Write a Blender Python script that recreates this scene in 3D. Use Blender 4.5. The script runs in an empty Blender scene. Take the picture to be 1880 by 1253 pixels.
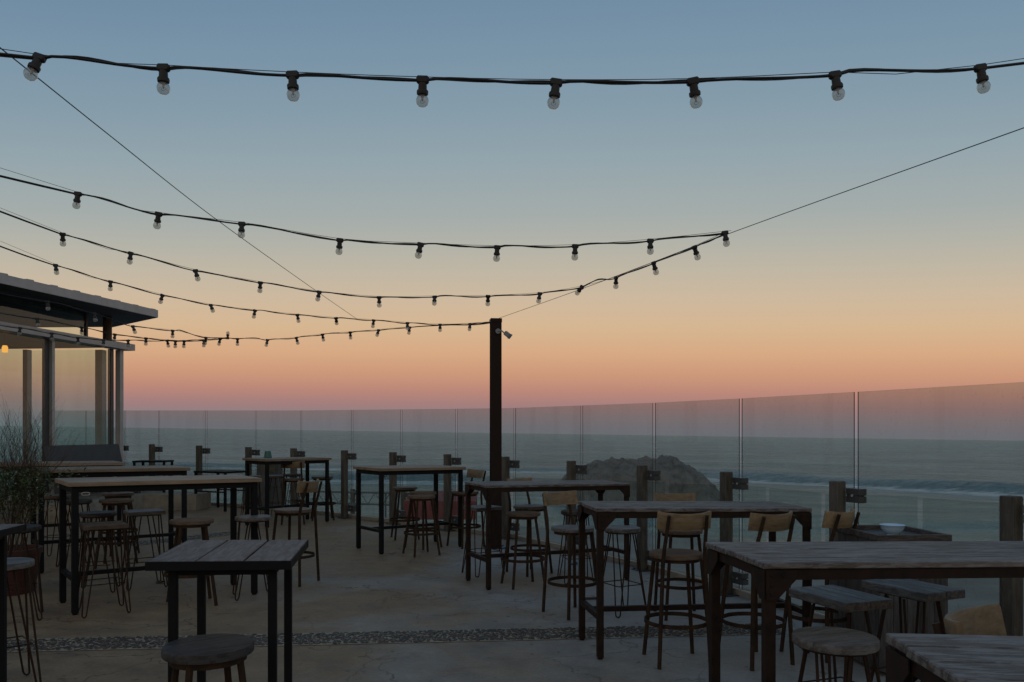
import bpy, bmesh, math, random
from mathutils import Vector, Matrix, noise
random.seed(7)
S = bpy.context.scene
COL = S.collection
PI = math.pi
# ------------------------------------------------------------------ survey of the place
F, CX, HOR, SL, EYE = 1480.0, 940.0, 795.5, 0.0148, 1.56   # focal length in photo pixels, horizon, fall of the site, eye height
def hor(px): return HOR + SL * (px - CX)
def G(px, py, z=0.0):
    Y = (EYE - z) * F / (py - hor(px)); return ((px - CX) / F * Y, Y)
def AT(px, py, Y):
    X = (px - CX) / F * Y; return Vector((X, Y, EYE - (py - hor(px)) * Y / F - SL * X))
def FL(x, y, z=0.0): return Vector((x, y, z - SL * x))     # the whole site falls gently to the right (drainage)

# ------------------------------------------------------------------ helpers
def link(name, bm, mats, parent=None, loc=(0, 0, 0), rz=0.0, smooth=False):
    me = bpy.data.meshes.new(name)
    bmesh.ops.recalc_face_normals(bm, faces=bm.faces)
    bm.to_mesh(me); bm.free()
    for m in (mats if isinstance(mats, (list, tuple)) else [mats]): me.materials.append(m)
    if smooth:
        for p in me.polygons: p.use_smooth = True
        try: me.set_sharp_from_angle(angle=math.radians(40))
        except Exception: pass
    o = bpy.data.objects.new(name, me); COL.objects.link(o)
    o.location = loc; o.rotation_euler = (0, 0, rz)
    if parent: o.parent = parent
    return o
def tag(o, label=None, cat=None, group=None, kind=None):
    if label: o['label'] = label
    if cat: o['category'] = cat
    if group: o['group'] = group
    if kind: o['kind'] = kind
    return o
def thing(name, label, cat, loc=(0, 0, 0), rz=0.0, group=None):
    o = bpy.data.objects.new(name, None); COL.objects.link(o)
    o.empty_display_size = 0.1; o.location = loc; o.rotation_euler = (0, 0, rz)
    return tag(o, label, cat, group)
def dup(o, parent=None):
    c = o.copy(); COL.objects.link(c)
    if parent: c.parent = parent
    for ch in list(o.children): dup(ch, c)
    return c
def B(): return bmesh.new()
def bx(bm, c, s, rz=0.0, bev=0.0, mi=0, rx=0.0, ry=0.0):
    M = Matrix.Translation(c) @ Matrix.Rotation(rz, 4, 'Z') @ Matrix.Rotation(ry, 4, 'Y') @ Matrix.Rotation(rx, 4, 'X') @ Matrix.Diagonal((s[0], s[1], s[2], 1))
    r = bmesh.ops.create_cube(bm, size=1.0, matrix=M)
    vs = r['verts']; fs = {f for v in vs for f in v.link_faces}
    for f in fs: f.material_index = mi
    if bev:
        es = list({e for v in vs for e in v.link_edges})
        bmesh.ops.bevel(bm, geom=es, offset=bev, segments=1, affect='EDGES', clamp_overlap=True)
    return bm
def tube(bm, pts, r, n=8, closed=False, mi=0):
    pts = [Vector(p) for p in pts]; N = len(pts)
    rr = r if isinstance(r, (list, tuple)) else [r] * N
    rings = []; up = None
    for i, p in enumerate(pts):
        if closed: t = (pts[(i + 1) % N] - pts[i - 1])
        else: t = pts[min(i + 1, N - 1)] - pts[max(i - 1, 0)]
        t.normalize()
        if up is None:
            up = Vector((0, 0, 1)) if abs(t.z) < 0.9 else Vector((1, 0, 0))
        u = (up - t * up.dot(t)); u.normalize(); up = u; w = t.cross(u)
        rings.append([bm.verts.new(p + (u * math.cos(2 * PI * k / n) + w * math.sin(2 * PI * k / n)) * rr[i]) for k in range(n)])
    for i in range(N if closed else N - 1):
        a, b = rings[i], rings[(i + 1) % N]
        for k in range(n):
            f = bm.faces.new((a[k], a[(k + 1) % n], b[(k + 1) % n], b[k])); f.material_index = mi
    if not closed:
        for rg in (rings[0], rings[-1]): bm.faces.new(rg).material_index = mi
    return bm
def lathe(bm, prof, n=24, c=(0, 0, 0), mi=0, sy=1.0, jit=0.0):
    c = Vector(c); rings = []
    for r, z in prof:
        if r < 1e-5: rings.append([bm.verts.new(c + Vector((0, 0, z)))])
        else: rings.append([bm.verts.new(c + Vector((r * math.cos(2 * PI * k / n), sy * r * math.sin(2 * PI * k / n), z))) for k in range(n)])
    for a, b in zip(rings, rings[1:]):
        for k in range(n):
            q = [a[k % len(a)], a[(k + 1) % len(a)], b[(k + 1) % len(b)], b[k % len(b)]]
            q = list(dict.fromkeys(q))
            if len(q) > 2: bm.faces.new(q).material_index = mi
    return bm
def prism(bm, poly, z0, z1, mi=0):
    a = [bm.verts.new(FL(x, y, z0)) for x, y in poly]; b = [bm.verts.new(FL(x, y, z1)) for x, y in poly]
    n = len(poly)
    bm.faces.new(a[::-1]).material_index = mi; bm.faces.new(b).material_index = mi
    for i in range(n): bm.faces.new((a[i], a[(i + 1) % n], b[(i + 1) % n], b[i])).material_index = mi
    return bm
def lin(c): return tuple(((v / 255) / 12.92 if v / 255 <= 0.04045 else ((v / 255 + 0.055) / 1.055) ** 2.4) for v in c) + (1,)

# ------------------------------------------------------------------ materials
class NT:
    def __init__(s, name):
        s.m = bpy.data.materials.new(name); s.m.use_nodes = True; s.t = s.m.node_tree; s.t.nodes.clear()
        s.out = s.n('ShaderNodeOutputMaterial')
    def n(s, typ, **kw):
        nd = s.t.nodes.new(typ)
        for k, v in kw.items():
            if k.startswith('i_'):
                nd.inputs[k[2:].replace('_', ' ')].default_value = v
            else: setattr(nd, k, v)
        return nd
    def l(s, a, b): s.t.links.new(a, b)
    def coord(s, kind='Object', scale=(1, 1, 1)):
        tc = s.n('ShaderNodeTexCoord'); mp = s.n('ShaderNodeMapping'); mp.inputs['Scale'].default_value = scale
        s.l(tc.outputs[kind], mp.inputs['Vector'])
        oi = s.n('ShaderNodeObjectInfo'); ad = s.n('ShaderNodeVectorMath', operation='MULTIPLY_ADD')
        cx = s.n('ShaderNodeCombineXYZ')
        for k in range(3): s.l(oi.outputs['Random'], cx.inputs[k])
        ad.inputs[1].default_value = (37, 53, 71)
        s.l(cx.outputs[0], ad.inputs[0]); s.l(mp.outputs[0], ad.inputs[2])
        s.rand = oi.outputs['Random']
        return ad.outputs[0]
    def noise(s, vec, scale, detail=4, rough=0.55, dist=0.0):
        nd = s.n('ShaderNodeTexNoise'); nd.inputs['Scale'].default_value = scale; nd.inputs['Detail'].default_value = detail
        nd.inputs['Roughness'].default_value = rough; nd.inputs['Distortion'].default_value = dist
        s.l(vec, nd.inputs['Vector']); return nd.outputs['Fac']
    def ramp(s, fac, stops):
        r = s.n('ShaderNodeValToRGB'); e = r.color_ramp.elements
        while len(e) > 1: e.remove(e[-1])
        e[0].position = stops[0][0]; e[0].color = stops[0][1]
        for p, c in stops[1:]:
            x = e.new(p); x.color = c
        s.l(fac, r.inputs[0]); return r.outputs['Color']
    def mix(s, fac, a, b, blend='MIX'):
        m = s.n('ShaderNodeMix', data_type='RGBA', blend_type=blend)
        for sock, v in ((m.inputs['Factor'], fac), (m.inputs[6], a), (m.inputs[7], b)):
            if hasattr(v, 'links'): s.l(v, sock)
            else: sock.default_value = v
        return m.outputs[2]
    def math(s, op, a, b=0.0, c=None, clamp=False):
        m = s.n('ShaderNodeMath', operation=op, use_clamp=clamp)
        for i, v in enumerate((a, b) if c is None else (a, b, c)):
            if hasattr(v, 'links'): s.l(v, m.inputs[i])
            else: m.inputs[i].default_value = v
        return m.outputs[0]
    def bsdf(s, color, rough=0.6, metal=0.0, bump=None, bstr=0.3, bdist=0.01, spec=0.5):
        p = s.n('ShaderNodeBsdfPrincipled')
        for k, v in (('Base Color', color), ('Roughness', rough), ('Metallic', metal), ('Specular IOR Level', spec)):
            if hasattr(v, 'links'): s.l(v, p.inputs[k])
            else: p.inputs[k].default_value = v
        if bump is not None:
            b = s.n('ShaderNodeBump'); b.inputs['Strength'].default_value = bstr; b.inputs['Distance'].default_value = bdist
            s.l(bump, b.inputs['Height']); s.l(b.outputs[0], p.inputs['Normal'])
        s.l(p.outputs[0], s.out.inputs['Surface']); return p
def g(v): return (v, v, v, 1)
def rgb(r, gg, b): return (r, gg, b, 1)

def wood(name, dark, mid, light, wear=0.0, wearcol=rgb(.3, .31, .33), axis=0, rough=0.6, fine=1.0):
    t = NT(name); sc = [9 * fine, 9 * fine, 9 * fine]; sc[axis] = 0.7 * fine
    v = t.coord('Object', tuple(sc))
    a = t.noise(v, 1.6, 8, 0.65, 0.6); b = t.noise(v, 9, 5, 0.7)
    h = t.math('ADD', t.math('MULTIPLY', a, 0.65), t.math('MULTIPLY', b, 0.35))
    c = t.ramp(h, [(0.28, dark), (0.5, mid), (0.72, light)])
    tc = t.n('ShaderNodeTexCoord')
    big = t.noise(tc.outputs['Object'], 3.2, 3)
    c = t.mix(0.7, c, t.ramp(big, [(0.3, g(.55)), (0.7, g(1.15))]), 'MULTIPLY')
    vr = t.math('MULTIPLY_ADD', t.rand, 0.5, 0.75)
    cc = t.n('ShaderNodeCombineColor')
    for k in range(3): t.l(vr, cc.inputs[k])
    c = t.mix(1.0, c, cc.outputs[0], 'MULTIPLY')
    if wear:
        sc2 = [9, 9, 9]; sc2[axis] = 1.6
        v2 = t.coord('Object', tuple(sc2))
        w = t.noise(v2, 4.5, 9, 0.75, 0.4)
        c = t.mix(t.ramp(w, [(0.47, g(0)), (0.56, g(wear))]), c, wearcol)
    t.bsdf(c, rough, 0, h, 0.5, 0.004, spec=0.35)
    return t.m
def metal(name, base, rust=None, amount=0.5, rough=0.55, met=0.0):
    t = NT(name); v = t.coord('Object'); n1 = t.noise(v, 14, 7, 0.65); n2 = t.noise(v, 90, 3)
    c = t.mix(t.ramp(n1, [(0.35, g(0)), (0.65, g(1))]), base, rust or tuple(x * 1.5 for x in base[:3]) + (1,))
    if rust: c = t.mix(amount, base, c)
    r = t.ramp(n1, [(0.3, g(rough - .12)), (0.7, g(min(1, rough + .2)))])
    t.bsdf(c, r, met, n2, 0.2, 0.002, spec=0.14)
    return t.m
def plain(name, col, rough=0.5, nscale=20, var=0.25, met=0.0):
    t = NT(name); v = t.coord('Object'); n1 = t.noise(v, nscale, 5)
    c = t.mix(1.0, col, t.ramp(n1, [(0.3, g(1 - var)), (0.7, g(1 + var))]), 'MULTIPLY')
    t.bsdf(c, rough, met, n1, 0.1, 0.002); return t.m
def glass(name, tint, refl=0.06, edge=None):
    t = NT(name); tr = t.n('ShaderNodeBsdfTransparent'); gl = t.n('ShaderNodeBsdfGlossy'); gl.inputs['Roughness'].default_value = 0.02
    tc = t.n('ShaderNodeTexCoord'); mp = t.n('ShaderNodeMapping'); mp.inputs['Scale'].default_value = (1.2, 1.2, .25); t.l(tc.outputs['Object'], mp.inputs[0])
    nz = t.noise(mp.outputs[0], 2.0, 5, .6)
    c = t.mix(t.ramp(nz, [(.35, g(0)), (.7, g(.5))]), tint, tuple(x * .93 for x in tint[:3]) + (1,)); t.l(c, tr.inputs['Color'])
    fr = t.n('ShaderNodeFresnel'); fr.inputs['IOR'].default_value = 1.45
    gm = t.n('ShaderNodeNewGeometry'); front_only = t.math('SUBTRACT', 1.0, gm.outputs['Backfacing'])
    mx = t.n('ShaderNodeMixShader'); t.l(t.math('MULTIPLY', t.math('MULTIPLY', fr.outputs[0], refl / 0.04, clamp=True), front_only), mx.inputs[0])
    t.l(tr.outputs[0], mx.inputs[1]); t.l(gl.outputs[0], mx.inputs[2]); last = mx
    if edge:      # reflected specks and haze painted on as pale spots and veil, plus smears
        speck_film = t.n('ShaderNodeBsdfDiffuse'); speck_film.inputs['Color'].default_value = rgb(.6, .6, .58)
        mp2 = t.n('ShaderNodeMapping'); mp2.inputs['Scale'].default_value = (1, 1, .5); t.l(tc.outputs['Object'], mp2.inputs[0])
        oi = t.n('ShaderNodeObjectInfo'); of = t.n('ShaderNodeVectorMath', operation='ADD'); cb = t.n('ShaderNodeCombineXYZ'); t.l(t.math('MULTIPLY', oi.outputs['Random'], 40), cb.inputs[0]); t.l(mp2.outputs[0], of.inputs[0]); t.l(cb.outputs[0], of.inputs[1])
        sp1 = t.ramp(t.noise(of.outputs[0], 42, 3, .6), [(.62, g(0)), (.74, g(.16))]); sp2 = t.ramp(t.noise(of.outputs[0], 2.2, 5, .65), [(.35, g(.01)), (.7, g(.05))])
        m3 = t.n('ShaderNodeMixShader'); t.l(t.math('ADD', sp1, sp2), m3.inputs[0]); t.l(mx.outputs[0], m3.inputs[1]); t.l(speck_film.outputs[0], m3.inputs[2]); last = m3
    t.l(last.outputs[0], t.out.inputs['Surface'])
    return t.m
M = {}
M['wood_grey'] = wood('weathered_grey_wood', rgb(.03, .025, .022), rgb(.088, .076, .068), rgb(.18, .16, .145), 0.6, rgb(.255, .25, .247))
M['wood_tan'] = wood('pale_tan_wood', rgb(.12, .085, .055), rgb(.24, .18, .125), rgb(.36, .29, .22), 0.12, rgb(.3, .27, .24))
M['wood_dark'] = wood('dark_grey_wood', rgb(.022, .018, .016), rgb(.068, .056, .050), rgb(.14, .122, .112), 0.35, rgb(.19, .18, .178))
M['wood_dark_long'] = wood('dark_brown_plank_wood', rgb(.016, .012, .010), rgb(.075, .058, .050), rgb(.17, .145, .13), 0.45, rgb(.21, .195, .19), axis=1)
M['wood_seat_brown'] = wood('brown_seat_wood', rgb(.035, .022, .015), rgb(.105, .07, .046), rgb(.19, .138, .096), 0.25, rgb(.18, .16, .14))
M['wood_seat_grey'] = wood('grey_seat_wood', rgb(.03, .027, .024), rgb(.09, .082, .075), rgb(.18, .17, .16), 0.4, rgb(.25, .25, .25))
M['wood_seat_dark'] = wood('charcoal_seat_wood', rgb(.010, .009, .009), rgb(.028, .027, .028), rgb(.062, .060, .062), 0.3, rgb(.10, .10, .105))
M['wood_back'] = wood('honey_back_wood', rgb(.06, .04, .02), rgb(.185, .13, .07), rgb(.30, .225, .13), 0.2, rgb(.28, .225, .16), fine=0.8)
M['wood_post'] = wood('timber_post_wood', rgb(.03, .027, .022), rgb(.082, .075, .062), rgb(.15, .14, .118), 0.3, rgb(.165, .157, .138), axis=2)
M['wood_slat'] = wood('grey_slat_wood', rgb(.035, .034, .034), rgb(.085, .083, .083), rgb(.15, .15, .15), 0.2, rgb(.19, .19, .2), axis=2)
M['black_metal'] = metal('black_frame_metal', rgb(.007, .008, .010), rough=0.6)
M['rust_metal'] = metal('rusty_brown_metal', rgb(.014, .011, .010), rgb(.042, .024, .017), 0.7, 0.6)
M['rust_leg'] = metal('rusted_stool_metal', rgb(.020, .015, .012), rgb(.065, .037, .021), 0.8, 0.6)
M['dark_rod'] = metal('dark_rod_metal', rgb(.02, .015, .013), rgb(.06, .03, .018), 0.7, 0.5)
M['pole'] = metal('brown_painted_steel', rgb(.018, .013, .012), rgb(.036, .021, .017), 0.6, 0.55)
M['alu'] = plain('grey_aluminium', rgb(.40, .405, .41), 0.45, 6, .10, 0.1)
M['alu_light'] = plain('brightened_aluminium', rgb(.42, .43, .42), 0.5, 6, .1)  # copy of the aluminium, brightened because the end column is dimly lit
M['alu_dark'] = plain('dark_window_frame', rgb(.05, .055, .06), 0.5, 8, .15)
M['rubber'] = plain('black_rubber_cable', rgb(.012, .012, .013), 0.55, 40, .2)
M['wire'] = plain('steel_wire', rgb(.03, .03, .032), 0.5, 40, .2)
M['glass_fence'] = glass('windbreak_glass', rgb(.835, .87, .86), 0.05, True)
M['glass_edge'] = plain('glass_edge_green', rgb(.03, .06, .055), 0.2, 5, .1)
M['glass_low'] = glass('lower_glass', rgb(.86, .91, .90), 0.05)
M['glass_house'] = glass('pavilion_glass', rgb(.89, .96, .945), 0.06)
M['bulb'] = glass('clear_bulb_glass', rgb(.80, .80, .78), 0.10)
_bt = M['bulb'].node_tree; _o = [n for n in _bt.nodes if n.type == 'OUTPUT_MATERIAL'][0]; _ms = _o.inputs[0].links[0].from_node
_d = _bt.nodes.new('ShaderNodeBsdfTranslucent'); _d.inputs[0].default_value = rgb(.88, .83, .76); _m2 = _bt.nodes.new('ShaderNodeMixShader'); _m2.inputs[0].default_value = .24
_bt.links.new(_ms.outputs[0], _m2.inputs[1]); _bt.links.new(_d.outputs[0], _m2.inputs[2]); _bt.links.new(_m2.outputs[0], _o.inputs[0])
M['filament'] = plain('bulb_stem', rgb(.5, .5, .48), 0.4, 30, .1)
M['blue_white'] = plain('pale_blue_enamel', rgb(.48, .68, .88), 0.2, 8, .04)
M['teal'] = plain('teal_tin', rgb(.01, .10, .09), 0.4, 8, .15)
M['maroon'] = plain('maroon_clay', rgb(.06, .018, .014), 0.7, 9, .3)
M['red_canvas'] = plain('red_canvas', rgb(.22, .045, .045), 0.8, 3, .2)
M['concrete_pale'] = plain('pale_concrete', rgb(.26, .235, .19), 0.85, 6, .25)
M['soffit'] = plain('dark_soffit_boards', rgb(.075, .078, .085), 0.75, 5, .2)
M['ceiling'] = plain('interior_ceiling', rgb(.20, .19, .16), 0.8, 4, .1)
M['log'] = plain('brown_log', rgb(.10, .07, .045), 0.8, 10, .3)
M['twig'] = plain('bare_twig', rgb(.06, .04, .028), 0.8, 30, .25)
M['leafgreen'] = plain('leaf_green', rgb(.06, .10, .018), 0.55, 8, .5)
M['dryleaf'] = plain('dry_leaf', rgb(.07, .04, .02), 0.8, 30, .3)
M['grey_bench'] = plain('slate_grey_bench', rgb(.05, .053, .057), 0.7, 6, .15)
M['lampgrey'] = plain('grey_lamp_housing', rgb(.22, .25, .27), 0.45, 12, .1)
M['blue'] = plain('blue_plastic', rgb(.02, .12, .22), 0.4, 12, .1)
M['truss'] = plain('galvanised_truss', rgb(.12, .15, .16), 0.6, 5, .1)
t = NT('amber_lamp'); em = t.n('ShaderNodeEmission'); em.inputs['Color'].default_value = rgb(1, .42, .08); em.inputs['Strength'].default_value = 1.2
t.l(em.outputs[0], t.out.inputs['Surface']); M['amber'] = t.m

# deck concrete: trowelled, cracked, rust stains, ochre tone growing to the left
t = NT('worn_concrete'); tc = t.n('ShaderNodeTexCoord'); P = tc.outputs['Object']
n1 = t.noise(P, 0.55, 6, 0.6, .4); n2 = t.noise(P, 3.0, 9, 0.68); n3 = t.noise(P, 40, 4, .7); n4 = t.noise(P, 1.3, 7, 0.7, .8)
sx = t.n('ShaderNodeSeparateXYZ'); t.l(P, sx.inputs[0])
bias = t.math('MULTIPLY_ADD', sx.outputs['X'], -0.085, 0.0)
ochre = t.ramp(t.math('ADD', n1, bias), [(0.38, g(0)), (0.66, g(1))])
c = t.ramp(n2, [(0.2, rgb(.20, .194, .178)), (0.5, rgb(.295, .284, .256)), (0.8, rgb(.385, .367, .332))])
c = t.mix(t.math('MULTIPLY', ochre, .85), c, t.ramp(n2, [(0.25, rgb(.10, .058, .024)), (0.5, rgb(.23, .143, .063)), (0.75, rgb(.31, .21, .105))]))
c = t.mix(t.ramp(n4, [(0.56, g(0)), (0.72, g(.6))]), c, rgb(.20, .095, .045))
vo = t.n('ShaderNodeTexVoronoi', feature='DISTANCE_TO_EDGE'); vo.inputs['Scale'].default_value = 1.15
wv = t.n('ShaderNodeVectorMath', operation='MULTIPLY_ADD'); nzc = t.n('ShaderNodeTexNoise'); nzc.inputs['Scale'].default_value = 2.4; nzc.inputs['Detail'].default_value = 7
t.l(P, nzc.inputs['Vector']); t.l(nzc.outputs['Color'], wv.inputs[0]); wv.inputs[1].default_value = (.8, .8, .8); t.l(P, wv.inputs[2]); t.l(wv.outputs[0], vo.inputs['Vector'])
crack = t.ramp(vo.outputs['Distance'], [(0.0, g(1)), (0.012, g(0))])
cm = t.math('MULTIPLY', crack, t.ramp(t.noise(P, .5, 3), [(.42, g(0)), (.55, g(.75))]))
c = t.mix(cm, c, rgb(.05, .04, .03))
c = t.mix(0.5, c, t.ramp(n3, [(.3, g(.7)), (.7, g(1.2))]), 'MULTIPLY')
spots = t.ramp(t.noise(P, 11, 2, .4), [(.70, g(0)), (.74, g(.6))])
c = t.mix(spots, c, rgb(.07, .06, .05))
t.bsdf(c, t.ramp(n2, [(.3, g(.55)), (.7, g(.85))]), 0, t.math('ADD', n2, t.math('MULTIPLY', cm, -1.2)), 0.35, 0.008, spec=.35)
M['deck'] = t.m
t = NT('strip_mortar'); tc = t.n('ShaderNodeTexCoord'); n1 = t.noise(tc.outputs['Object'], 9, 6)
t.bsdf(t.ramp(n1, [(.3, rgb(.20, .16, .11)), (.7, rgb(.44, .36, .25))]), .9, 0, n1, .5, .01); M['mortar'] = t.m
t = NT('pebble_stone'); gi = t.n('ShaderNodeNewGeometry')
c = t.ramp(gi.outputs['Random Per Island'], [(0, rgb(.028, .024, .021)), (.3, rgb(.07, .058, .046)), (.55, rgb(.06, .036, .02)), (.7, rgb(.13, .095, .06)), (.85, rgb(.045, .040, .036)), (.97, rgb(.30, .25, .18))])
tc = t.n('ShaderNodeTexCoord'); n1 = t.noise(tc.outputs['Object'], 60, 4)
t.bsdf(t.mix(.5, c, t.ramp(n1, [(.3, g(.7)), (.7, g(1.2))]), 'MULTIPLY'), .55, 0, n1, .2, .002); M['pebble'] = t.m
t = NT('beach_sand'); tc = t.n('ShaderNodeTexCoord'); n1 = t.noise(tc.outputs['Object'], .12, 7, .6, .5); n2 = t.noise(tc.outputs['Object'], 1.4, 6, .65)
t.bsdf(t.ramp(n2, [(.3, rgb(.20, .165, .12)), (.7, rgb(.33, .28, .215))]), t.ramp(n1, [(.40, g(.12)), (.6, g(.8))]), 0, n2, .35, .05); M['sand'] = t.m
t = NT('lower_paving'); tc = t.n('ShaderNodeTexCoord'); n1 = t.noise(tc.outputs['Object'], .5, 8, .6)
t.bsdf(t.ramp(n1, [(.3, rgb(.20, .195, .17)), (.7, rgb(.33, .32, .28))]), .8, 0, n1, .3, .02); M['paving'] = t.m
t = NT('dark_rock'); tc = t.n('ShaderNodeTexCoord'); n1 = t.noise(tc.outputs['Object'], .8, 9, .7, .3); n2 = t.noise(tc.outputs['Object'], .18, 4)
c = t.ramp(n1, [(.3, rgb(.10, .10, .095)), (.52, rgb(.225, .22, .205)), (.75, rgb(.31, .305, .285))])
t.bsdf(c, .85, 0, n1, .9, .6); M['rock'] = t.m
# sea: light and dark ripple slopes are painted into the base colour
t = NT('sea_water'); tc = t.n('ShaderNodeTexCoord'); P = tc.outputs['Object']
def mapped(sc):
    mp = t.n('ShaderNodeMapping'); mp.inputs['Scale'].default_value = sc; t.l(P, mp.inputs[0]); return mp.outputs[0]
r1 = t.noise(mapped((.16, .5, 1)), 1.0, 7, .62, .3); r2 = t.noise(mapped((.9, 2.2, 1)), 1.0, 5, .6); r3 = t.noise(mapped((.012, .05, 1)), 1.0, 5, .6, .6)
at = t.n('ShaderNodeAttribute'); at.attribute_name = 'foam'
fm = t.math('MULTIPLY', at.outputs['Fac'], t.ramp(t.noise(mapped((.25, .6, 1)), 1.0, 8, .72, .6), [(.38, g(0)), (.54, g(1))]))
r4 = t.noise(mapped((.006, .09, 1)), 1.0, 6, .65, .8); r5 = t.noise(mapped((.05, .22, 1)), 1.0, 6, .62, .4)
base = t.mix(t.ramp(r3, [(.35, g(0)), (.65, g(1))]), rgb(.17, .245, .24), rgb(.27, .345, .335))
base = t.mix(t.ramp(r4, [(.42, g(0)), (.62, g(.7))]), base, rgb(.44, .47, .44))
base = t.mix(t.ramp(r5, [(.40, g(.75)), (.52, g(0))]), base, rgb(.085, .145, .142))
r6 = t.noise(mapped((.010, .028, 1)), 1.0, 5, .6, .5)
base = t.mix(t.ramp(r6, [(.38, g(.7)), (.55, g(0))]), base, rgb(.10, .145, .145))
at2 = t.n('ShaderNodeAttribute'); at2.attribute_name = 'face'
base = t.mix(t.math('MULTIPLY', at2.outputs['Fac'], .9), base, rgb(.085, .118, .112))  # wave fronts painted darker in place of their weaker reflection
sy = t.n('ShaderNodeSeparateXYZ'); t.l(P, sy.inputs[0])
shal = t.n('ShaderNodeMapRange'); shal.inputs[1].default_value = 125; shal.inputs[2].default_value = 62; t.l(t.math('ADD', sy.outputs['Y'], t.math('MULTIPLY', r3, 40)), shal.inputs[0])
base = t.mix(t.math('MULTIPLY', shal.outputs[0], t.ramp(r5, [(.35, g(.35)), (.6, g(.9))])), base, rgb(.52, .505, .44))
base = t.mix(fm, base, rgb(.95, .95, .93))
hh = t.math('ADD', t.math('ADD', r1, t.math('MULTIPLY', r2, .35)), t.math('MULTIPLY', r5, 2.2))
bp = t.n('ShaderNodeBump'); bp.inputs['Strength'].default_value = 1.0; bp.inputs['Distance'].default_value = 1.1; t.l(hh, bp.inputs['Height'])
df = t.n('ShaderNodeBsdfDiffuse'); t.l(base, df.inputs['Color']); t.l(bp.outputs[0], df.inputs['Normal'])
gs = t.n('ShaderNodeBsdfGlossy'); gs.inputs['Color'].default_value = rgb(.80, .90, .92); gs.inputs['Roughness'].default_value = .22; t.l(bp.outputs[0], gs.inputs['Normal'])
fr = t.n('ShaderNodeFresnel'); fr.inputs['IOR'].default_value = 1.33; t.l(bp.outputs[0], fr.inputs['Normal'])
mx = t.n('ShaderNodeMixShader'); t.l(t.math('MULTIPLY', fr.outputs[0], t.math('MULTIPLY_ADD', fm, -.4, .42)), mx.inputs[0]); t.l(df.outputs[0], mx.inputs[1]); t.l(gs.outputs[0], mx.inputs[2]); t.l(mx.outputs[0], t.out.inputs['Surface'])
M['sea'] = t.m

# ------------------------------------------------------------------ sky and light
W = bpy.data.worlds.new("World"); S.world = W; W.use_nodes = True
class WN(NT):
    def __init__(s): s.t = W.node_tree; s.t.nodes.clear(); s.out = s.n('ShaderNodeOutputWorld')
w = WN(); tc = w.n('ShaderNodeTexCoord'); sp = w.n('ShaderNodeSeparateXYZ'); w.l(tc.outputs['Generated'], sp.inputs[0])
e = w.math('MULTIPLY_ADD', sp.outputs['X'], SL, sp.outputs['Z'])
e2 = w.math('MULTIPLY', e, w.math('ADD', w.math('MULTIPLY_ADD', sp.outputs['X'], -0.10, 1.0), w.math('MULTIPLY', w.math('MULTIPLY', sp.outputs['X'], sp.outputs['X']), .45)))
stops = [(-.05, (92, 98, 104)), (.0, (116, 116, 124)), (.010, (124, 115, 121)), (.021, (134, 116, 119)), (.0344, (150, 116, 114)), (.051, (171, 124, 111)), (.0715, (188, 139, 112)), (.098, (198, 156, 121)), (.131, (197, 168, 135)), (.164, (189, 170, 146)), (.196, (177, 168, 151)), (.228, (164, 164, 155)), (.258, (152, 159, 157)), (.318, (136, 152, 159)), (.374, (122, 143, 156)), (.426, (112, 136, 154)), (.474, (103, 129, 151)), (.65, (86, 112, 140)), (1.0, (70, 96, 126))]
mp = lambda v: (v + .05) / 1.05
front = w.ramp(w.math('MULTIPLY_ADD', e2, 1 / 1.05, .05 / 1.05), [(mp(p), lin(c)) for p, c in stops])
bstops = [(-.05, (50, 50, 50)), (0, (100, 88, 76)), (.10, (155, 130, 104)), (.22, (184, 170, 150)), (.4, (166, 167, 164)), (1, (70, 96, 126))]
back = w.ramp(w.math('MULTIPLY_ADD', e, 1 / 1.05, .05 / 1.05), [(mp(p), lin(c)) for p, c in bstops])
mr = w.n('ShaderNodeMapRange'); mr.inputs[1].default_value = .15; mr.inputs[2].default_value = -.6; w.l(sp.outputs['Y'], mr.inputs[0])
bg = w.n('ShaderNodeBackground'); w.l(w.mix(mr.outputs[0], front, back), bg.inputs['Color']); bg.inputs['Strength'].default_value = 1.2
w.l(bg.outputs[0], w.out.inputs['Surface'])
sun = bpy.data.lights.new('afterglow', 'SUN'); sun.energy = 0.05; sun.angle = math.radians(40); sun.color = (1, .82, .66)
so = bpy.data.objects.new('afterglow', sun); COL.objects.link(so); so.rotation_euler = (math.radians(70), 0, math.radians(-35))

# ------------------------------------------------------------------ camera
cam = bpy.data.cameras.new('camera'); cam.sensor_width = 36; cam.lens = F / 1880 * 36; cam.clip_end = 90000; cam.clip_start = .05
cam.shift_y = (HOR - 626.5) / 1880
co = bpy.data.objects.new('camera', cam); COL.objects.link(co); co.location = (0, 0, EYE); co.rotation_euler = (PI / 2, 0, 0); S.camera = co

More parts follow.
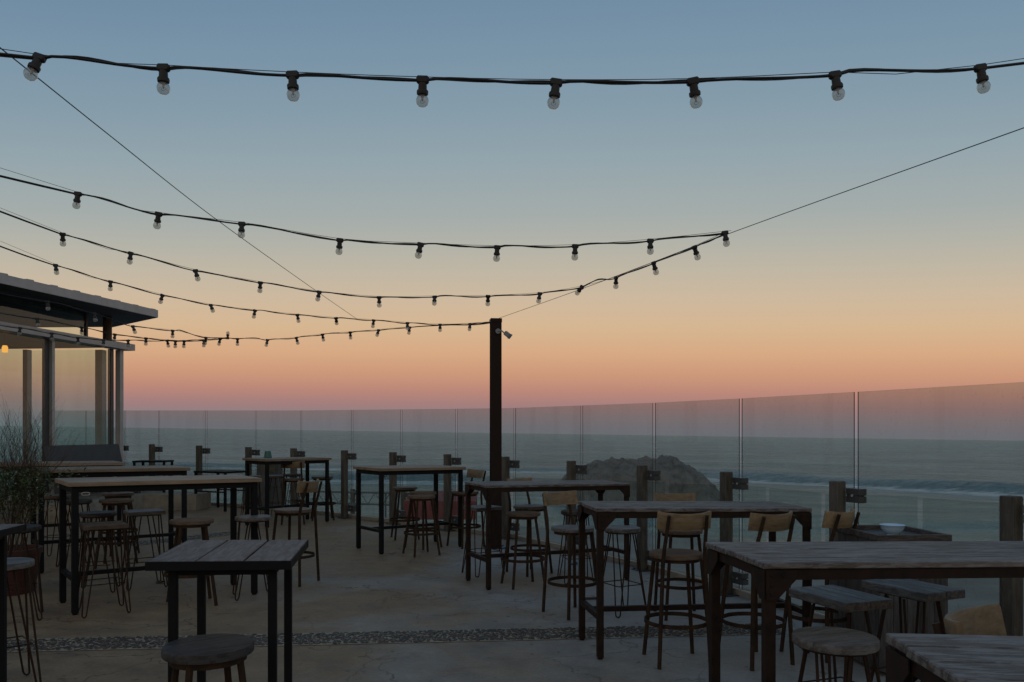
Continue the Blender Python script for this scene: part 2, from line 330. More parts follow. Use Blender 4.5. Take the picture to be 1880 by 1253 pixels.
# ------------------------------------------------------------------ setting: fence line, deck, terrace, beach, sea
seam_px = [(230, 754), (292, 754), (379, 754), (470, 754), (553, 754), (647, 753), (737, 752), (838, 751), (945, 749.5), (1068, 745), (1201, 740), (1360, 732), (1572, 720), (1906, 700.5)]
GT = 1.93
seam = [Vector(G(px, py, GT)) for px, py in seam_px]
d0 = (seam[0] - seam[2]).normalized()
seam = [seam[0] + d0 * 2.7, seam[0] + d0 * 1.35] + seam
seam.append(seam[-1] + (seam[-1] - seam[-2]).normalized() * 1.4)
seam.append(seam[-1] + (seam[-1] - seam[-2]).normalized() * 1.4)
def nrm(i):   # outward normal at seam i
    tt = (seam[min(i + 1, len(seam) - 1)] - seam[max(i - 1, 0)]).normalized(); return Vector((-tt.y, tt.x))
edge = [seam[i] + nrm(i) * 0.14 for i in range(len(seam))]
poly = [(-17, edge[0].y + 2.5)] + [(p.x, p.y) for p in edge] + [(edge[-1].x + .6, -6), (-17, -6)]
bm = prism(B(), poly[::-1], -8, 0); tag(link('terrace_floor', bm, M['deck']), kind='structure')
bm = B()   # kerb beneath the glass
for i in range(len(seam) - 1):
    a, b = seam[i] + nrm(i) * .05, seam[i + 1] + nrm(i + 1) * .05
    ang = math.atan2(b.y - a.y, b.x - a.x); mid = (a + b) / 2
    bx(bm, FL(mid.x, mid.y, .03), ((b - a).length + .02, .12, .06), ang, .006)
tag(link('terrace_kerb', bm, M['concrete_pale']), kind='structure')

def strip(x0, y0, x1, y1, wd, npeb, nm):
    a, b = Vector((x0, y0)), Vector((x1, y1)); d = (b - a); L = d.length; d.normalize(); n = Vector((-d.y, d.x))
    bm = B(); q = [bm.verts.new(FL(*(p), .004)) for p in (a - n * wd / 2, b - n * wd / 2, b + n * wd / 2, a + n * wd / 2)]; bm.faces.new(q)
    tag(link('drain_strip_bed', bm, M['mortar']), kind='structure')
    bm = B()
    grid = {}; made = 0; tries = 0
    while made < npeb and tries < npeb * 12:
        tries += 1
        u, v = random.random() * L, (random.random() - .5) * (wd - .05)
        r = random.uniform(.013, .025); kx, ky = int(u / .07), int(v / .07)
        if any((u - a2) ** 2 + (v - b2) ** 2 < (.86 * (r + r2)) ** 2 for ix in (-1, 0, 1) for iy in (-1, 0, 1) for a2, b2, r2 in grid.get((kx + ix, ky + iy), ())): continue
        grid.setdefault((kx, ky), []).append((u, v, r)); made += 1
        p = a + d * u + n * v
        mt = Matrix.Translation(FL(p.x, p.y, .006)) @ Matrix.Rotation(random.random() * PI, 4, 'Z') @ Matrix.Diagonal((r * random.uniform(1, 1.3), r * random.uniform(.75, 1), r * .45, 1))
        bmesh.ops.create_icosphere(bm, subdivisions=1, radius=1, matrix=mt)
    tag(link('pebbles', bm, M['pebble'], smooth=True), nm, kind='stuff')
xa, ya = G(55, 1186); xb, yb = G(1400, 1155)
strip(xa - 1.2, ya - .17, xb + .1, yb, .36, 4200, 'grey and tan pebbles set in the drain strip across the terrace')
xa, ya = G(235, 1001); xb, yb = G(430, 979)
strip(xa, ya, xb, yb, .34, 650, 'pebbles in the far drain strip behind the long tan table')
xc, yc = G(622, 957)
bm = B(); n = Vector((yb - yc, xc - xb)).normalized() * .012
bm.faces.new([bm.verts.new(FL(x, y, .003)) for x, y in ((xb - n.x, yb - n.y), (xc - n.x, yc - n.y), (xc + n.x, yc + n.y), (xb + n.x, yb + n.y))])
tag(link('floor_joint', bm, M['mortar']), kind='structure')

LOW = -2.0
lowline = [(-20, 39), (-14, 36), (-6.4, 32.7), (0, 30.8), (5.5, 28.6), (8.45, 26.6), (9.37, 24.3), (11.7, 23.1), (13.3, 20.9), (16, 18)]
bm = prism(B(), ([(-20, 14)] + lowline + [(20, 12), (5, -5), (-20, -5)])[::-1], -9, LOW); tag(link('lower_terrace', bm, M['paving']), kind='structure')
bm = B()
gx = [-400 + 20 * i for i in range(46)]; gy = [15 + 2.2 * i for i in range(34)]
vv = [[bm.verts.new(FL(x, y, -3.6 - (y - 15) * .055 + .35 * noise.noise((x * .05, y * .07, 3)))) for x in gx] for y in gy]
for j in range(len(gy) - 1):
    for i in range(len(gx) - 1): bm.faces.new((vv[j][i], vv[j][i + 1], vv[j + 1][i + 1], vv[j + 1][i]))
tag(link('beach_sand', bm, M['sand'], smooth=True), kind='structure')

SEA = -6.0
rows = []; y = 42.0
while y < 900: rows.append(y); y *= 1.0085
while y < 60000: rows.append(y); y *= 1.14
cols = [-1.35 + 2.7 * i / 150 for i in range(151)]
bm = B(); lay = bm.verts.layers.float.new('foam'); lay2 = bm.verts.layers.float.new('face')
def ridge(x, y, y0, amp, wd, seed):
    yy = y0 + 14 * noise.noise((x * .008, seed, 0)) + x * .06
    a = amp * max(0.0, .42 + .95 * noise.noise((x * .012, seed * 3.1, 5)))
    if seed == 4: yy = 141 - .8 * (x - 44) + 5 * noise.noise((x * .03, 2, 2)); a = amp * max(0.0, min(1, (x - 16) / 16)) * (.8 + .35 * noise.noise((x * .05, 7, 1)))
    if seed == 5: yy = 128 + x * .1 + 4 * noise.noise((x * .03, 4, 2)); a = amp * max(0.0, min(1, (6 - x) / 12)) * (.5 + .9 * noise.noise((x * .03, 9, 1)))
    d = (y - yy) / wd
    return a * math.exp(-d * d * (2.2 if d < 0 else .6)), a, d
sets = [(62, .4, 1.8, 1), (74, .6, 2.2, 2), (90, .9, 2.8, 3), (118, 1.5, 6.5, 4), (128, 1.4, 5, 5), (165, .9, 5, 6), (210, .8, 7, 7), (270, .8, 9, 8), (350, .8, 12, 9)]
vv = []
for y in rows:
    rw = []
    for c in cols:
        x = c * y; z = 0; foam = 0; face = 0
        if y < 900:
            for s_ in sets:
                h, a, d = ridge(x, y, *s_); z += h
                if s_[0] < 170 and a > .28: foam = max(foam, (1.0 if -2.4 < d < -1.1 else .35 if d < .6 and d > -.5 else 0) * min(1, (a - .28) * 2.4))
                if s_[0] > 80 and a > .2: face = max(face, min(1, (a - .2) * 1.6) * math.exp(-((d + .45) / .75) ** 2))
                rk = math.hypot((x - 14.2) / 12.5, (y - 94) / 11)
                if rk < 1.15: foam = max(foam, .9 * (1.15 - rk) / .3)
            z += .10 * noise.noise((x * .07, y * .16, 2)) * min(1, 250 / y) + .16 * noise.noise((x * .02, y * .07, 9)) * min(1, 400 / y)
        v = bm.verts.new(FL(x, y, SEA + z)); v[lay] = foam; v[lay2] = face; rw.append(v)
    vv.append(rw)
for j in range(len(rows) - 1):
    for i in range(len(cols) - 1): bm.faces.new((vv[j][i], vv[j][i + 1], vv[j + 1][i + 1], vv[j + 1][i]))
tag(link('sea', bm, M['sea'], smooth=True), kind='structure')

# rock outcrop in the surf
RY = 95.0; prof = [(-1, -.6), (-.88, .9), (-.74, 2.2), (-.56, 3.5), (-.38, 4.2), (-.15, 4.5), (.1, 4.65), (.45, 4.7), (.54, 4.55), (.66, 3.9), (.78, 3.0), (.9, 1.8), (1, -.6)]
def pr(u):
    for (a, ha), (b, hb) in zip(prof, prof[1:]):
        if u <= b: return ha + (hb - ha) * (u - a) / (b - a)
    return -.6
bm = B(); cx = (1158 - CX) / F * RY; nu, nw = 110, 60; vv = []
for j in range(nw + 1):
    rw = []
    for i in range(nu + 1):
        u, q = -1 + 2 * i / nu, -1 + 2 * j / nw
        x, y = cx + u * 10.4, RY + q * 8
        h = pr(u) * max(0, 1 - abs(q) ** 3.4) - .8 * abs(q) ** 3
        h += (.6 * abs(noise.noise((x * .35, y * .35, 1))) + .6 * noise.noise((x * .8, y * .8, 4)) + .35 * noise.noise((x * 2.3, y * 2.3, 8))) * (1 if h > 0 else .4) - .2
        rw.append(bm.verts.new(FL(x, y, SEA + h)))
    vv.append(rw)
for j in range(nw):
    for i in range(nu): bm.faces.new((vv[j][i], vv[j][i + 1], vv[j + 1][i + 1], vv[j + 1][i]))
tag(link('rock_outcrop', bm, M['rock']), 'dark flat-topped rock outcrop rising from the surf beyond the glass', 'rock')

# ------------------------------------------------------------------ lower terrace glass, posts, truss, red canopy
pts = []
for a, b in zip(lowline, lowline[1:]):
    a, b = Vector(a), Vector(b); n = max(1, round((b - a).length / 2.5))
    for k in range(n): pts.append((a + (b - a) * k / n, a + (b - a) * (k + 1) / n))
li = 0
for a, b in pts:
    d = (b - a); L = d.length; ang = math.atan2(d.y, d.x); mid = (a + b) / 2
    pxm = CX + mid.x / mid.y * F
    if pxm < 150 or pxm > 1990: continue
    li += 1
    gp = tag(link('glass_railing', bx(B(), (0, 0, .95), (L - .14, .016, 1.9)), M['glass_low'], None, FL(mid.x, mid.y, LOW), ang),
        'clear glass railing along the edge of the lower terrace below the deck', 'glass railing', 'glass railings of the lower terrace')
    if pxm < 1000:
        pb_ = B(); q = a + d.normalized() * .0; o = (Vector((d.y, -d.x)).normalized()) * .12
        tr = thing('lower_fence_post', 'grey post with clamp holding the lower terrace glass', 'fence post', FL(q.x + o.x, q.y + o.y, LOW), ang, 'posts of the lower terrace glass')
        link('upright', bx(B(), (0, 0, .6), (.16, .14, 1.2), 0, .01), M['wood_post'], tr)
        link('clamp', bx(B(), (.17, .02, 1.05), (.17, .1, .18), 0, .008), M['alu_dark'], tr)
a, b = Vector((-8.6, 31.2)), Vector((-4.7, 30.2)); tb = thing('lattice_rail', 'pale metal lattice rail on the lower terrace seen between the stools', 'railing', FL(-6.6, 30.7, LOW), math.atan2(-1, 3.9))
bm = B()
for z in (.78, 1.22): tube(bm, [(-2.1, 0, z), (2.1, 0, z)], .035, 6)
link('chord_rails', bm, M['truss'], tb)
bm = B(); tube(bm, [(-2.1 + .3 * i, 0, .78 if i % 2 else 1.22) for i in range(15)], .022, 5); link('lattice_web', bm, M['truss'], tb)
for x in (-1.9, 1.9): link('post', tube(B(), [(x, .05, 0), (x, .05, 1.2)], .04, 6), M['truss'], tb)
x0, y0 = G(742, 917, -.55); x1, y1 = G(872, 922, -.55)
cp = thing('red_canopy', 'dull red canvas stall canopy on the lower terrace behind the stools', 'canopy', FL((x0 + x1) / 2, y0, LOW), 0)
wd = x1 - x0
bm = B(); bx(bm, (0, .9, 1.48), (wd, 1.9, .05), 0, .01, rx=.10); bx(bm, (0, -.06, 1.11), (wd, .04, .54), 0, .01)
link('canvas', bm, M['red_canvas'], cp)
for sx_ in (-1, 1):
    for yy in (0, 1.75): link('leg', tube(B(), [(sx_ * (wd / 2 - .06), yy, 0), (sx_ * (wd / 2 - .06), yy, 1.42)], .025, 8), M['alu_dark'], cp)

# ------------------------------------------------------------------ glass windbreak: panels and timber posts
pole_i = 10     # the seam right of the tall pole
names = {}
ORD = ['', 'first', 'second', 'third', 'fourth', 'fifth', 'sixth', 'seventh', 'eighth', 'ninth', 'tenth', 'eleventh', 'twelfth']
proto = None
for i in range(len(seam) - 1):
    a, b = seam[i], seam[i + 1]; d = b - a; L = d.length; ang = math.atan2(d.y, d.x); mid = (a + b) / 2
    if i < 1: lab = 'glass windbreak panel seen through the far end of the pavilion'
    elif i == 1: lab = 'glass windbreak panel touching the pavilion corner, seen through its glazing'
    elif i <= 8: lab = '%s tall glass windbreak panel left of the panel behind the brown pole' % ORD[9 - i]
    elif i == 9: lab = 'tall glass windbreak panel directly behind the brown steel pole'
    elif i == 14: lab = 'largest clear glass windbreak panel at the right, behind the white bowl'
    elif i < 14: lab = '%s tall glass windbreak panel right of the brown steel pole' % ORD[i - 9]
    else: lab = 'glass windbreak panel beyond the cabinet with the bowl, past the largest panel'
    bm = B()
    z1 = GT; gap = .03 if i < 11 else .042
    bx(bm, (0, 0, (z1 + .07) / 2), (L - gap, .010, z1 - .07))
    for f in bm.faces:
        if abs(f.normal.y) < .5: f.material_index = 1
    for v in bm.verts: v.co.z -= SL * v.co.x * math.cos(ang)
    if i == len(seam) - 2: continue
    tag(link('glass_windbreak', bm, [M['glass_fence'], M['glass_edge']], None, FL(mid.x, mid.y, 0), ang), lab, 'windbreak', 'tall glass panels of the windbreak')
for i in range(2, len(seam) - 2):
    p = seam[i]; tt = (seam[i + 1] - seam[i - 1]).normalized(); n_in = -nrm(i)
    q = p - tt * .115 + n_in * .085; ang = math.atan2(tt.y, tt.x)
    if i == 2: lab = 'timber windbreak post right beside the corner of the pavilion'
    elif i < 10: lab = '%s timber windbreak post left of the tall brown pole' % ORD[10 - i]
    elif i == 10: lab = 'timber windbreak post immediately right of the tall brown pole'
    elif i == 14: lab = 'timber windbreak post standing behind the cabinet with the white bowl'
    elif i == 15: lab = 'thick timber windbreak post closest to the camera, cut by the right edge'
    else: lab = '%s timber windbreak post right of the tall brown pole' % ORD[i - 9]
    if proto is None:
        r = thing('windbreak_post', lab, 'fence post', group='timber posts of the windbreak')
        link('upright', bx(B(), (0, 0, .61), (.10, .09, 1.2), 0, .006), M['wood_post'], r)
        for zz in (1.10, .18):
            bm = B()
            bx(bm, (.125, -.085, zz + .030), (.146, .075, .052), 0, .002); bx(bm, (.125, -.085, zz - .030), (.146, .075, .052), 0, .002); bx(bm, (.118, -.085, zz), (.12, .066, .02))
            k = link('clamp', bm, M['alu_dark'], r)
            for v in k.data.vertices: v.co.y += .16
            link('bolt', lathe(B(), [(0, .004), (.011, .004), (.011, -.004), (0, -.004)], 8), M['alu'], k, (.125, .033, zz)).rotation_euler = (PI / 2, 0, 0)
        bm = B(); bx(bm, (0, 0, .006), (.2, .17, .012), 0, .003)
        for sx_ in (-1, 1): bx(bm, (sx_ * .078, -.055, .018), (.02, .02, .012))
        link('base_plate', bm, M['alu_dark'], r); proto = r; o = r
    else: o = dup(proto)
    o['label'] = lab; o.location = FL(q.x, q.y, 0); o.rotation_euler = (0, 0, ang)
    for ch in o.children:   # the clamps reach out to the glass line
        pass

# ------------------------------------------------------------------ tall brown pole with floodlight
px_, py_ = G(910, 1006); PH = EYE + (hor(910) - 587) * py_ / F
pl = thing('steel_pole', 'tall brown steel pole carrying the festoon lights', 'pole', FL(px_, py_, 0), math.radians(8))
bm = B(); hw = .072
bx(bm, (0, -hw, PH / 2), (.145, .014, PH), 0, .002); bx(bm, (0, hw, PH / 2), (.145, .014, PH), 0, .002); bx(bm, (0, 0, PH / 2 - .002), (.05, .127, PH - .01)); link('beam', bm, M['pole'], pl)
link('cap_plate', bx(B(), (0, 0, PH - .02), (.155, .168, .055), 0, .003), M['pole'], pl)
link('base_plate', bx(B(), (0, 0, .008), (.26, .26, .016), 0, .003), M['pole'], pl)
fl = thing('floodlight', 'small grey floodlight mounted near the top of the brown pole', 'lamp', FL(px_ + .035, py_ - .09, PH - .17))
bm = lathe(B(), [(0, .02), (.035, .02), (.035, -.02), (0, -.02)], 16)
o = link('mount', bm, M['lampgrey'], fl, smooth=True); o.rotation_euler = (PI / 2, 0, 0)
link('arm', tube(B(), [(0, -.02, 0), (.05, -.04, 0), (.085, -.05, -.03)], .009, 8), M['lampgrey'], fl, smooth=True)
bm = B(); bx(bm, (0, 0, 0), (.085, .07, .06), 0, .008); bx(bm, (.045, 0, 0), (.012, .084, .072), 0, .003)
hd = link('head', bm, M['lampgrey'], fl, (.125, -.055, -.05)); hd.rotation_euler = (0, math.radians(38), -.3)

# ------------------------------------------------------------------ tables
def table(label, x, y, ang, L, Wd, H, style, hooks=0, group='bar tables on the terrace'):
    """x, y: the front left corner of the top; ang in degrees; the top reaches L along and Wd to the back."""
    a = math.radians(ang); ca, sa = math.cos(a), math.sin(a)
    cx_, cy_ = x + ca * L / 2 - sa * Wd / 2, y + sa * L / 2 + ca * Wd / 2
    r = thing('bar_table', label, 'table', FL(cx_, cy_), a, group)
    def done(name, bm, m, **k):
        for v in bm.verts: v.co.z -= SL * (v.co.x * ca - v.co.y * sa)
        return link(name, bm, m, r, **k)
    if style == 'tan': th, mt, mf, lw = .036, M['wood_tan'], M['black_metal'], .05
    elif style == 'grey': th, mt, mf, lw = .026, M['wood_grey'], M['rust_metal'], .044
    else: th, mt, mf, lw = .02, M['wood_dark_long'], M['black_metal'], .033
    bm = B(); nb = {'tan': 4, 'grey': 5, 'dark': 3}[style]
    if style == 'dark':
        bw = L / nb
        for k in range(nb): bx(bm, (-L / 2 + bw * (k + .5), 0, H - th / 2 + .001 * (k % 2)), (bw - .008, Wd - .01, th), 0, .003)
    else:
        bw = Wd / nb; gp = .001 if style == 'tan' else .004
        for k in range(nb):
            e_ = random.uniform(-.006, .006) if style == 'grey' else 0
            bx(bm, (e_, -Wd / 2 + bw * (k + .5), H - th / 2 + (random.uniform(-.0015, .0015) if style == 'grey' else 0)), (L, bw - gp, th), 0, .0025 if style == 'tan' else .004)
    tt = done('tabletop', bm, mt)
    ins = .03 if style != 'dark' else .065
    if style == 'grey': ins = .008
    lx, ly = L / 2 - ins - lw / 2, Wd / 2 - ins - lw / 2
    zf = H - th - .002
    bm = B(); ah = .05 if style == 'tan' else .042
    for s_ in (-1, 1):
        bx(bm, (0, s_ * ly, zf - ah / 2 - .001), (2 * lx - lw, lw * .8, ah)); bx(bm, (s_ * lx, 0, zf - ah / 2 - .001), (lw * .8, 2 * ly - lw, ah))
    if style == 'dark':
        for s_ in (-1, 1):
            bx(bm, (0, s_ * (Wd / 2 - .008), H - .018), (L, .014, .034)); bx(bm, (s_ * (L / 2 - .008), 0, H - .018), (.014, Wd - .03, .034))
    done('frame', bm, mf)
    for sx_ in (-1, 1):
        for sy_ in (-1, 1):
            bm = B(); bx(bm, (sx_ * lx, sy_ * ly, zf / 2 + .006), (lw, lw, zf - .012), 0, .003)
            if style != 'dark': bx(bm, (sx_ * lx, sy_ * ly, .007), (lw * .7, lw * .7, .014))
            done('leg', bm, mf)
    if style != 'dark':
        zs = .29; bm = B(); h = .038
        for s_ in (-1, 1): bx(bm, (s_ * lx, 0, zs), (h, 2 * ly - lw, h))
        bx(bm, (0, 0, zs + .001), (2 * lx - h, h * .95, h * .95)); done('stretcher', bm, mf)
    if style == 'grey':
        for sx_ in (-1, 1):
            for sy_ in (-1, 1):
                bm = B(); g_ = .085
                X, Yy = sx_ * lx, sy_ * (ly + lw / 2 + .003)
                def tri(pts_, nv):
                    aa = [bm.verts.new(p) for p in pts_]; bb = [bm.verts.new(Vector(p) + Vector(nv)) for p in pts_]
                    n_ = len(pts_); bm.faces.new(aa); bm.faces.new(bb[::-1])
                    for q in range(n_): bm.faces.new((aa[q], aa[(q + 1) % n_], bb[(q + 1) % n_], bb[q]))
                i0 = X - sx_ * lw / 2; zt = zf - .004
                tri([(X + sx_ * lw / 2, Yy, zt), (i0 - sx_ * g_, Yy, zt), (i0 - sx_ * g_, Yy, zt - .035), (i0, Yy, zt - .035 - g_), (X + sx_ * lw / 2, Yy, zt - .035 - g_)], (0, sy_ * .004, 0))
                Xx = sx_ * (lx + lw / 2 + .003); j0 = sy_ * (ly - lw / 2)
                tri([(Xx, sy_ * (ly + lw / 2), zt), (Xx, j0 - sy_ * g_, zt), (Xx, j0 - sy_ * g_, zt - .035), (Xx, j0, zt - .035 - g_), (Xx, sy_ * (ly + lw / 2), zt - .035 - g_)], (sx_ * .004, 0, 0))
                for (dx, dz) in ((0, -.02), (0, -.06), (0, -.095), (-.05, -.02)):
                    lathe(bm, [(0, .004), (.006, .002), (.007, 0)], 8, (0, 0, 0)) if False else bx(bm, (X + sx_ * dx, Yy + sy_ * .006, zt + dz), (.012, .006, .012), 0, .002)
                done('bracket', bm, mf)
    if hooks:
        for sx_ in ((-1,) if hooks == 1 else (-1, 1)):
            bm = B(); zz = zf - ah - .002
            if hooks == 1:    # bottle opener, a flat oval loop on the front rail
                pp = [(.030 * math.copysign(abs(math.cos(q)) ** .6, math.cos(q)), 0, .011 * math.copysign(abs(math.sin(q)) ** .6, math.sin(q))) for q in [2 * PI * k / 20 for k in range(20)]]
                tube(bm, [(p[0] - lx + .075, -ly - lw * .5 - .004, p[2] + zf - .06) for p in pp], .004, 6, True)
                done('bottle_opener', bm, M['alu'])
            else:
                tube(bm, [(sx_ * (lx - .07) + .018 * math.cos(q), -ly + .02, zz - .004 + .018 * math.sin(q)) for q in [PI * 1.05 + PI * .95 * k / 8 for k in range(9)]], .004, 6)
                done('hook', bm, mf)
    return r, (cx_, cy_)
T = {}
def tb(key, *a, **k): T[key] = table(*a, **k)
x, y = G(126, 886.5, 1.1); tb('long', 'long pale tan bar table with black metal frame, closest long one at left', x, y, 38, 1.62, .68, 1.1, 'tan', hooks=1)
x, y = G(66, 863, 1.1); tb('long2', 'long tan bar table directly behind the closest long tan table', x, y, 38, 1.57, .66, 1.1, 'tan')
x, y = G(229, 849.5, 1.1); a_ = math.radians(38); tb('long3', 'tan bar table farthest back at left, before the slate grey bench', x - 1.6 * math.cos(a_), y - 1.6 * math.sin(a_), 38, 1.6, .66, 1.1, 'tan')
x, y = G(697, 860.5, 1.09); tb('mid', 'tan topped bar table with black legs left of the brown pole', x, y, 38.5, 1.33, .72, 1.09, 'tan', hooks=2)
x, y = G(489, 843.6, 1.09); tb('far', 'tan bar table far back by the glass carrying a teal tin pot', x, y, 54, 1.34, .62, 1.09, 'tan', hooks=2)
x, y = G(894, 891.5, 1.04); tb('g1', 'weathered grey bar table standing in front of the brown pole', x, y, 25, 1.68, .6, 1.04, 'grey')
x, y = G(1096, 933.5, 1.05); tb('g2', 'weathered grey bar table with two honey wood chairs along its near side', x, y, 9, 1.6, .58, 1.05, 'grey')
x, y = G(1404, 1034.4, 1.05); tb('g3', 'large weathered grey bar table with riveted corner brackets at right', x, y, 7.5, 1.8, .64, 1.05, 'grey')
x, y = G(1606.6, 1161.7, 1.05); tb('g4', 'peeling grey bar table cropped by the bottom right corner', x, y - .66, -2, 1.7, .66, 1.05, 'grey')
nl = G(281, 1028.3, 1.05); nr_ = G(540, 1036, 1.05); fr = G(559.5, 992.7, 1.05); flc = G(340, 988.6, 1.05)
mx_, my_ = (nl[0] + nr_[0] + fr[0] + flc[0]) / 4, (nl[1] + nr_[1] + fr[1] + flc[1]) / 4
an = math.radians(8); Lq, Wq = .54, .62
tb('sq', 'small square dark table with three planks and thick black legs', mx_ - math.cos(an) * Lq / 2 + math.sin(an) * Wq / 2, my_ - math.sin(an) * Lq / 2 - math.cos(an) * Wq / 2, 8, Lq, Wq, 1.05, 'dark', group='small square tables')
x, y = G(49, 962, 1.05); an = math.radians(8)
tb('sq2', 'small dark table cropped by the left edge of the photo', x - math.cos(an) * .56 + math.sin(an) * .6, y - math.sin(an) * .56 - math.cos(an) * .6, 8, .56, .6, 1.05, 'dark', group='small square tables')

# low black table by the glass and a black side table on the plinth
def low_table(label, x, y, ang, L, Wd, z0, H, rail=True):
    r = thing('low_table', label, 'table', FL(x, y, z0), math.radians(ang))
    link('tabletop', bx(B(), (0, 0, H - .018), (L, Wd, .036), 0, .003), M['black_metal'], r)
    for sx_ in (-1, 1):
        for sy_ in (-1, 1): link('leg', bx(B(), (sx_ * (L / 2 - .03), sy_ * (Wd / 2 - .03), (H - .038) / 2), (.04, .04, H - .038)), M['black_metal'], r)
    bm = B()
    for s_ in (-1, 1): bx(bm, (0, s_ * (Wd / 2 - .03), .36 if rail else .05), (L - .1, .025, .025))
    link('stretcher', bm, M['black_metal'], r)
x, y = G(398, 938); low_table('low black metal table against the glass left of the grey slatted bin', x, y + .25, -28, .85, .6, 0, .75)
low_table('black side table with thin edge on the concrete plinth beside the bench', -7.05, 15.85, 4, .62, .5, .30, .62, False)

# ------------------------------------------------------------------ stools and chairs
def plank_disc(bm, r, z0, z1, np_=4):
    """round seat made of planks with narrow gaps"""
    wd_ = 2 * r / np_
    for k in range(np_):
        y0, y1 = -r + k * wd_ + (.0015 if k else 0), -r + (k + 1) * wd_ - (.0015 if k < np_ - 1 else 0)
        def outline(rr):
            P_ = []; m_ = 9
            for j in range(m_ + 1):
                y = y0 + (y1 - y0) * j / m_; P_.append((math.sqrt(max(1e-5, rr * rr - y * y * (rr / r) ** 2)), y))
            return P_ + [(-x, y) for x, y in P_[::-1]]
        lv = [(r - .003, z0), (r, z0 + .004), (r, z1 - .005), (r - .004, z1)]
        rg_ = [[bm.verts.new((x, y, z)) for x, y in outline(rr)] for rr, z in lv]
        n_ = len(rg_[0]); bm.faces.new(rg_[0][::-1]); bm.faces.new(rg_[-1])
        for a_, b_ in zip(rg_, rg_[1:]):
            for j in range(n_): bm.faces.new((a_[j], a_[(j + 1) % n_], b_[(j + 1) % n_], b_[j]))
    return bm
def disc(bm, r, z0, z1, n=28, bev=.006, planks=3):
    """round seat cut into planks by shallow grooves"""
    lathe(bm, [(0, z1), (r - bev, z1), (r, z1 - bev), (r, z0 + bev), (r - bev, z0), (0, z0)], n)
    return bm
def ring(bm, r, z, tr, n=28): return tube(bm, [(r * math.cos(2 * PI * k / n), r * math.sin(2 * PI * k / n), z) for k in range(n)], tr, 6, True)
def flat_ring(bm, r, z, h, th, n=28):
    return lathe(bm, [(r, z), (r, z + h), (r - th, z + h), (r - th, z), (r, z)], n)
def round_stool():
    r = thing('bar_stool', '', 'stool')
    link('seat', plank_disc(B(), .178, .718, .75), M['wood_seat_brown'], r, smooth=True)
    link('seat_ring', flat_ring(B(), .15, .69, .026, .006), M['rust_leg'], r, smooth=True)
    for k in range(4):
        a = PI / 4 + k * PI / 2; ca, sa = math.cos(a), math.sin(a)
        link('leg', tube(B(), [(.135 * ca, .135 * sa, .717), (.245 * ca, .245 * sa, .0)], .0145, 8), M['rust_leg'], r, smooth=True)
    link('footrest_ring', flat_ring(B(), .222, .265, .028, .006), M['rust_leg'], r, smooth=True)
    return r
def hairpins(r, rad_t, rad_b, zt, n=4, off=PI / 4, spread=.062, m='dark_rod', rr=.0062):
    for k in range(n):
        a = off + k * 2 * PI / n; u = Vector((math.cos(a), math.sin(a), 0)); t_ = Vector((-u.y, u.x, 0))
        pts_ = []
        for s_ in (-1, 1):
            top = u * rad_t + t_ * spread * s_ + Vector((0, 0, zt)); bot = u * rad_b + t_ * .02 * s_ + Vector((0, 0, .03))
            pts_.append((top, bot))
        arc = [u * (rad_b + .003) + t_ * (-.02 * math.cos(q)) + Vector((0, 0, .03 - .022 * math.sin(q))) for q in [PI * j / 6 for j in range(1, 6)]]
        link('leg', tube(B(), [pts_[0][0], pts_[0][0].lerp(pts_[0][1], .5), pts_[0][1]] + arc + [pts_[1][1], pts_[1][1].lerp(pts_[1][0], .5), pts_[1][0]], rr, 6), M[m], r, smooth=True)
    zb = .26; q = rad_b + (rad_t - rad_b) * zb / zt + .004
    bm = B(); P_ = [Vector((q * math.cos(off + k * 2 * PI / n), q * math.sin(off + k * 2 * PI / n), zb)) for k in range(n)]
    tube(bm, P_, .0045, 5, True); link('wire_footrest', bm, M[m], r)
def hairpin_stool():
    r = thing('hairpin_stool', '', 'stool')
    link('seat', plank_disc(B(), .162, .716, .75, 3), M['wood_seat_grey'], r, smooth=True)
    link('seat_plate', disc(B(), .145, .704, .715, 24, .002), M['dark_rod'], r, smooth=True)
    hairpins(r, .105, .215, .704); return r
def square_stool():
    r = thing('square_stool', '', 'stool')
    bm = B()
    for k in range(3): bx(bm, (0, -.105 + .105 * k, .73), (.33, .104, .036), 0, .004)
    link('seat', bm, M['wood_seat_brown'], r)
    link('seat_plate', bx(B(), (0, 0, .706), (.25, .25, .008)), M['dark_rod'], r)
    hairpins(r, .135, .235, .702); return r
def slab_stool():
    r = thing('slab_stool', '', 'stool')
    bm = B()
    for k in range(2): bx(bm, (0, -.075 + .15 * k, .727), (.43, .149, .046), 0, .005)
    link('seat', bm, M['wood_seat_grey'], r)
    link('seat_plate', bx(B(), (0, 0, .696), (.30, .20, .012), 0, .003), M['dark_rod'], r)
    hairpins(r, .125, .235, .690, spread=.05, rr=.0075); return r
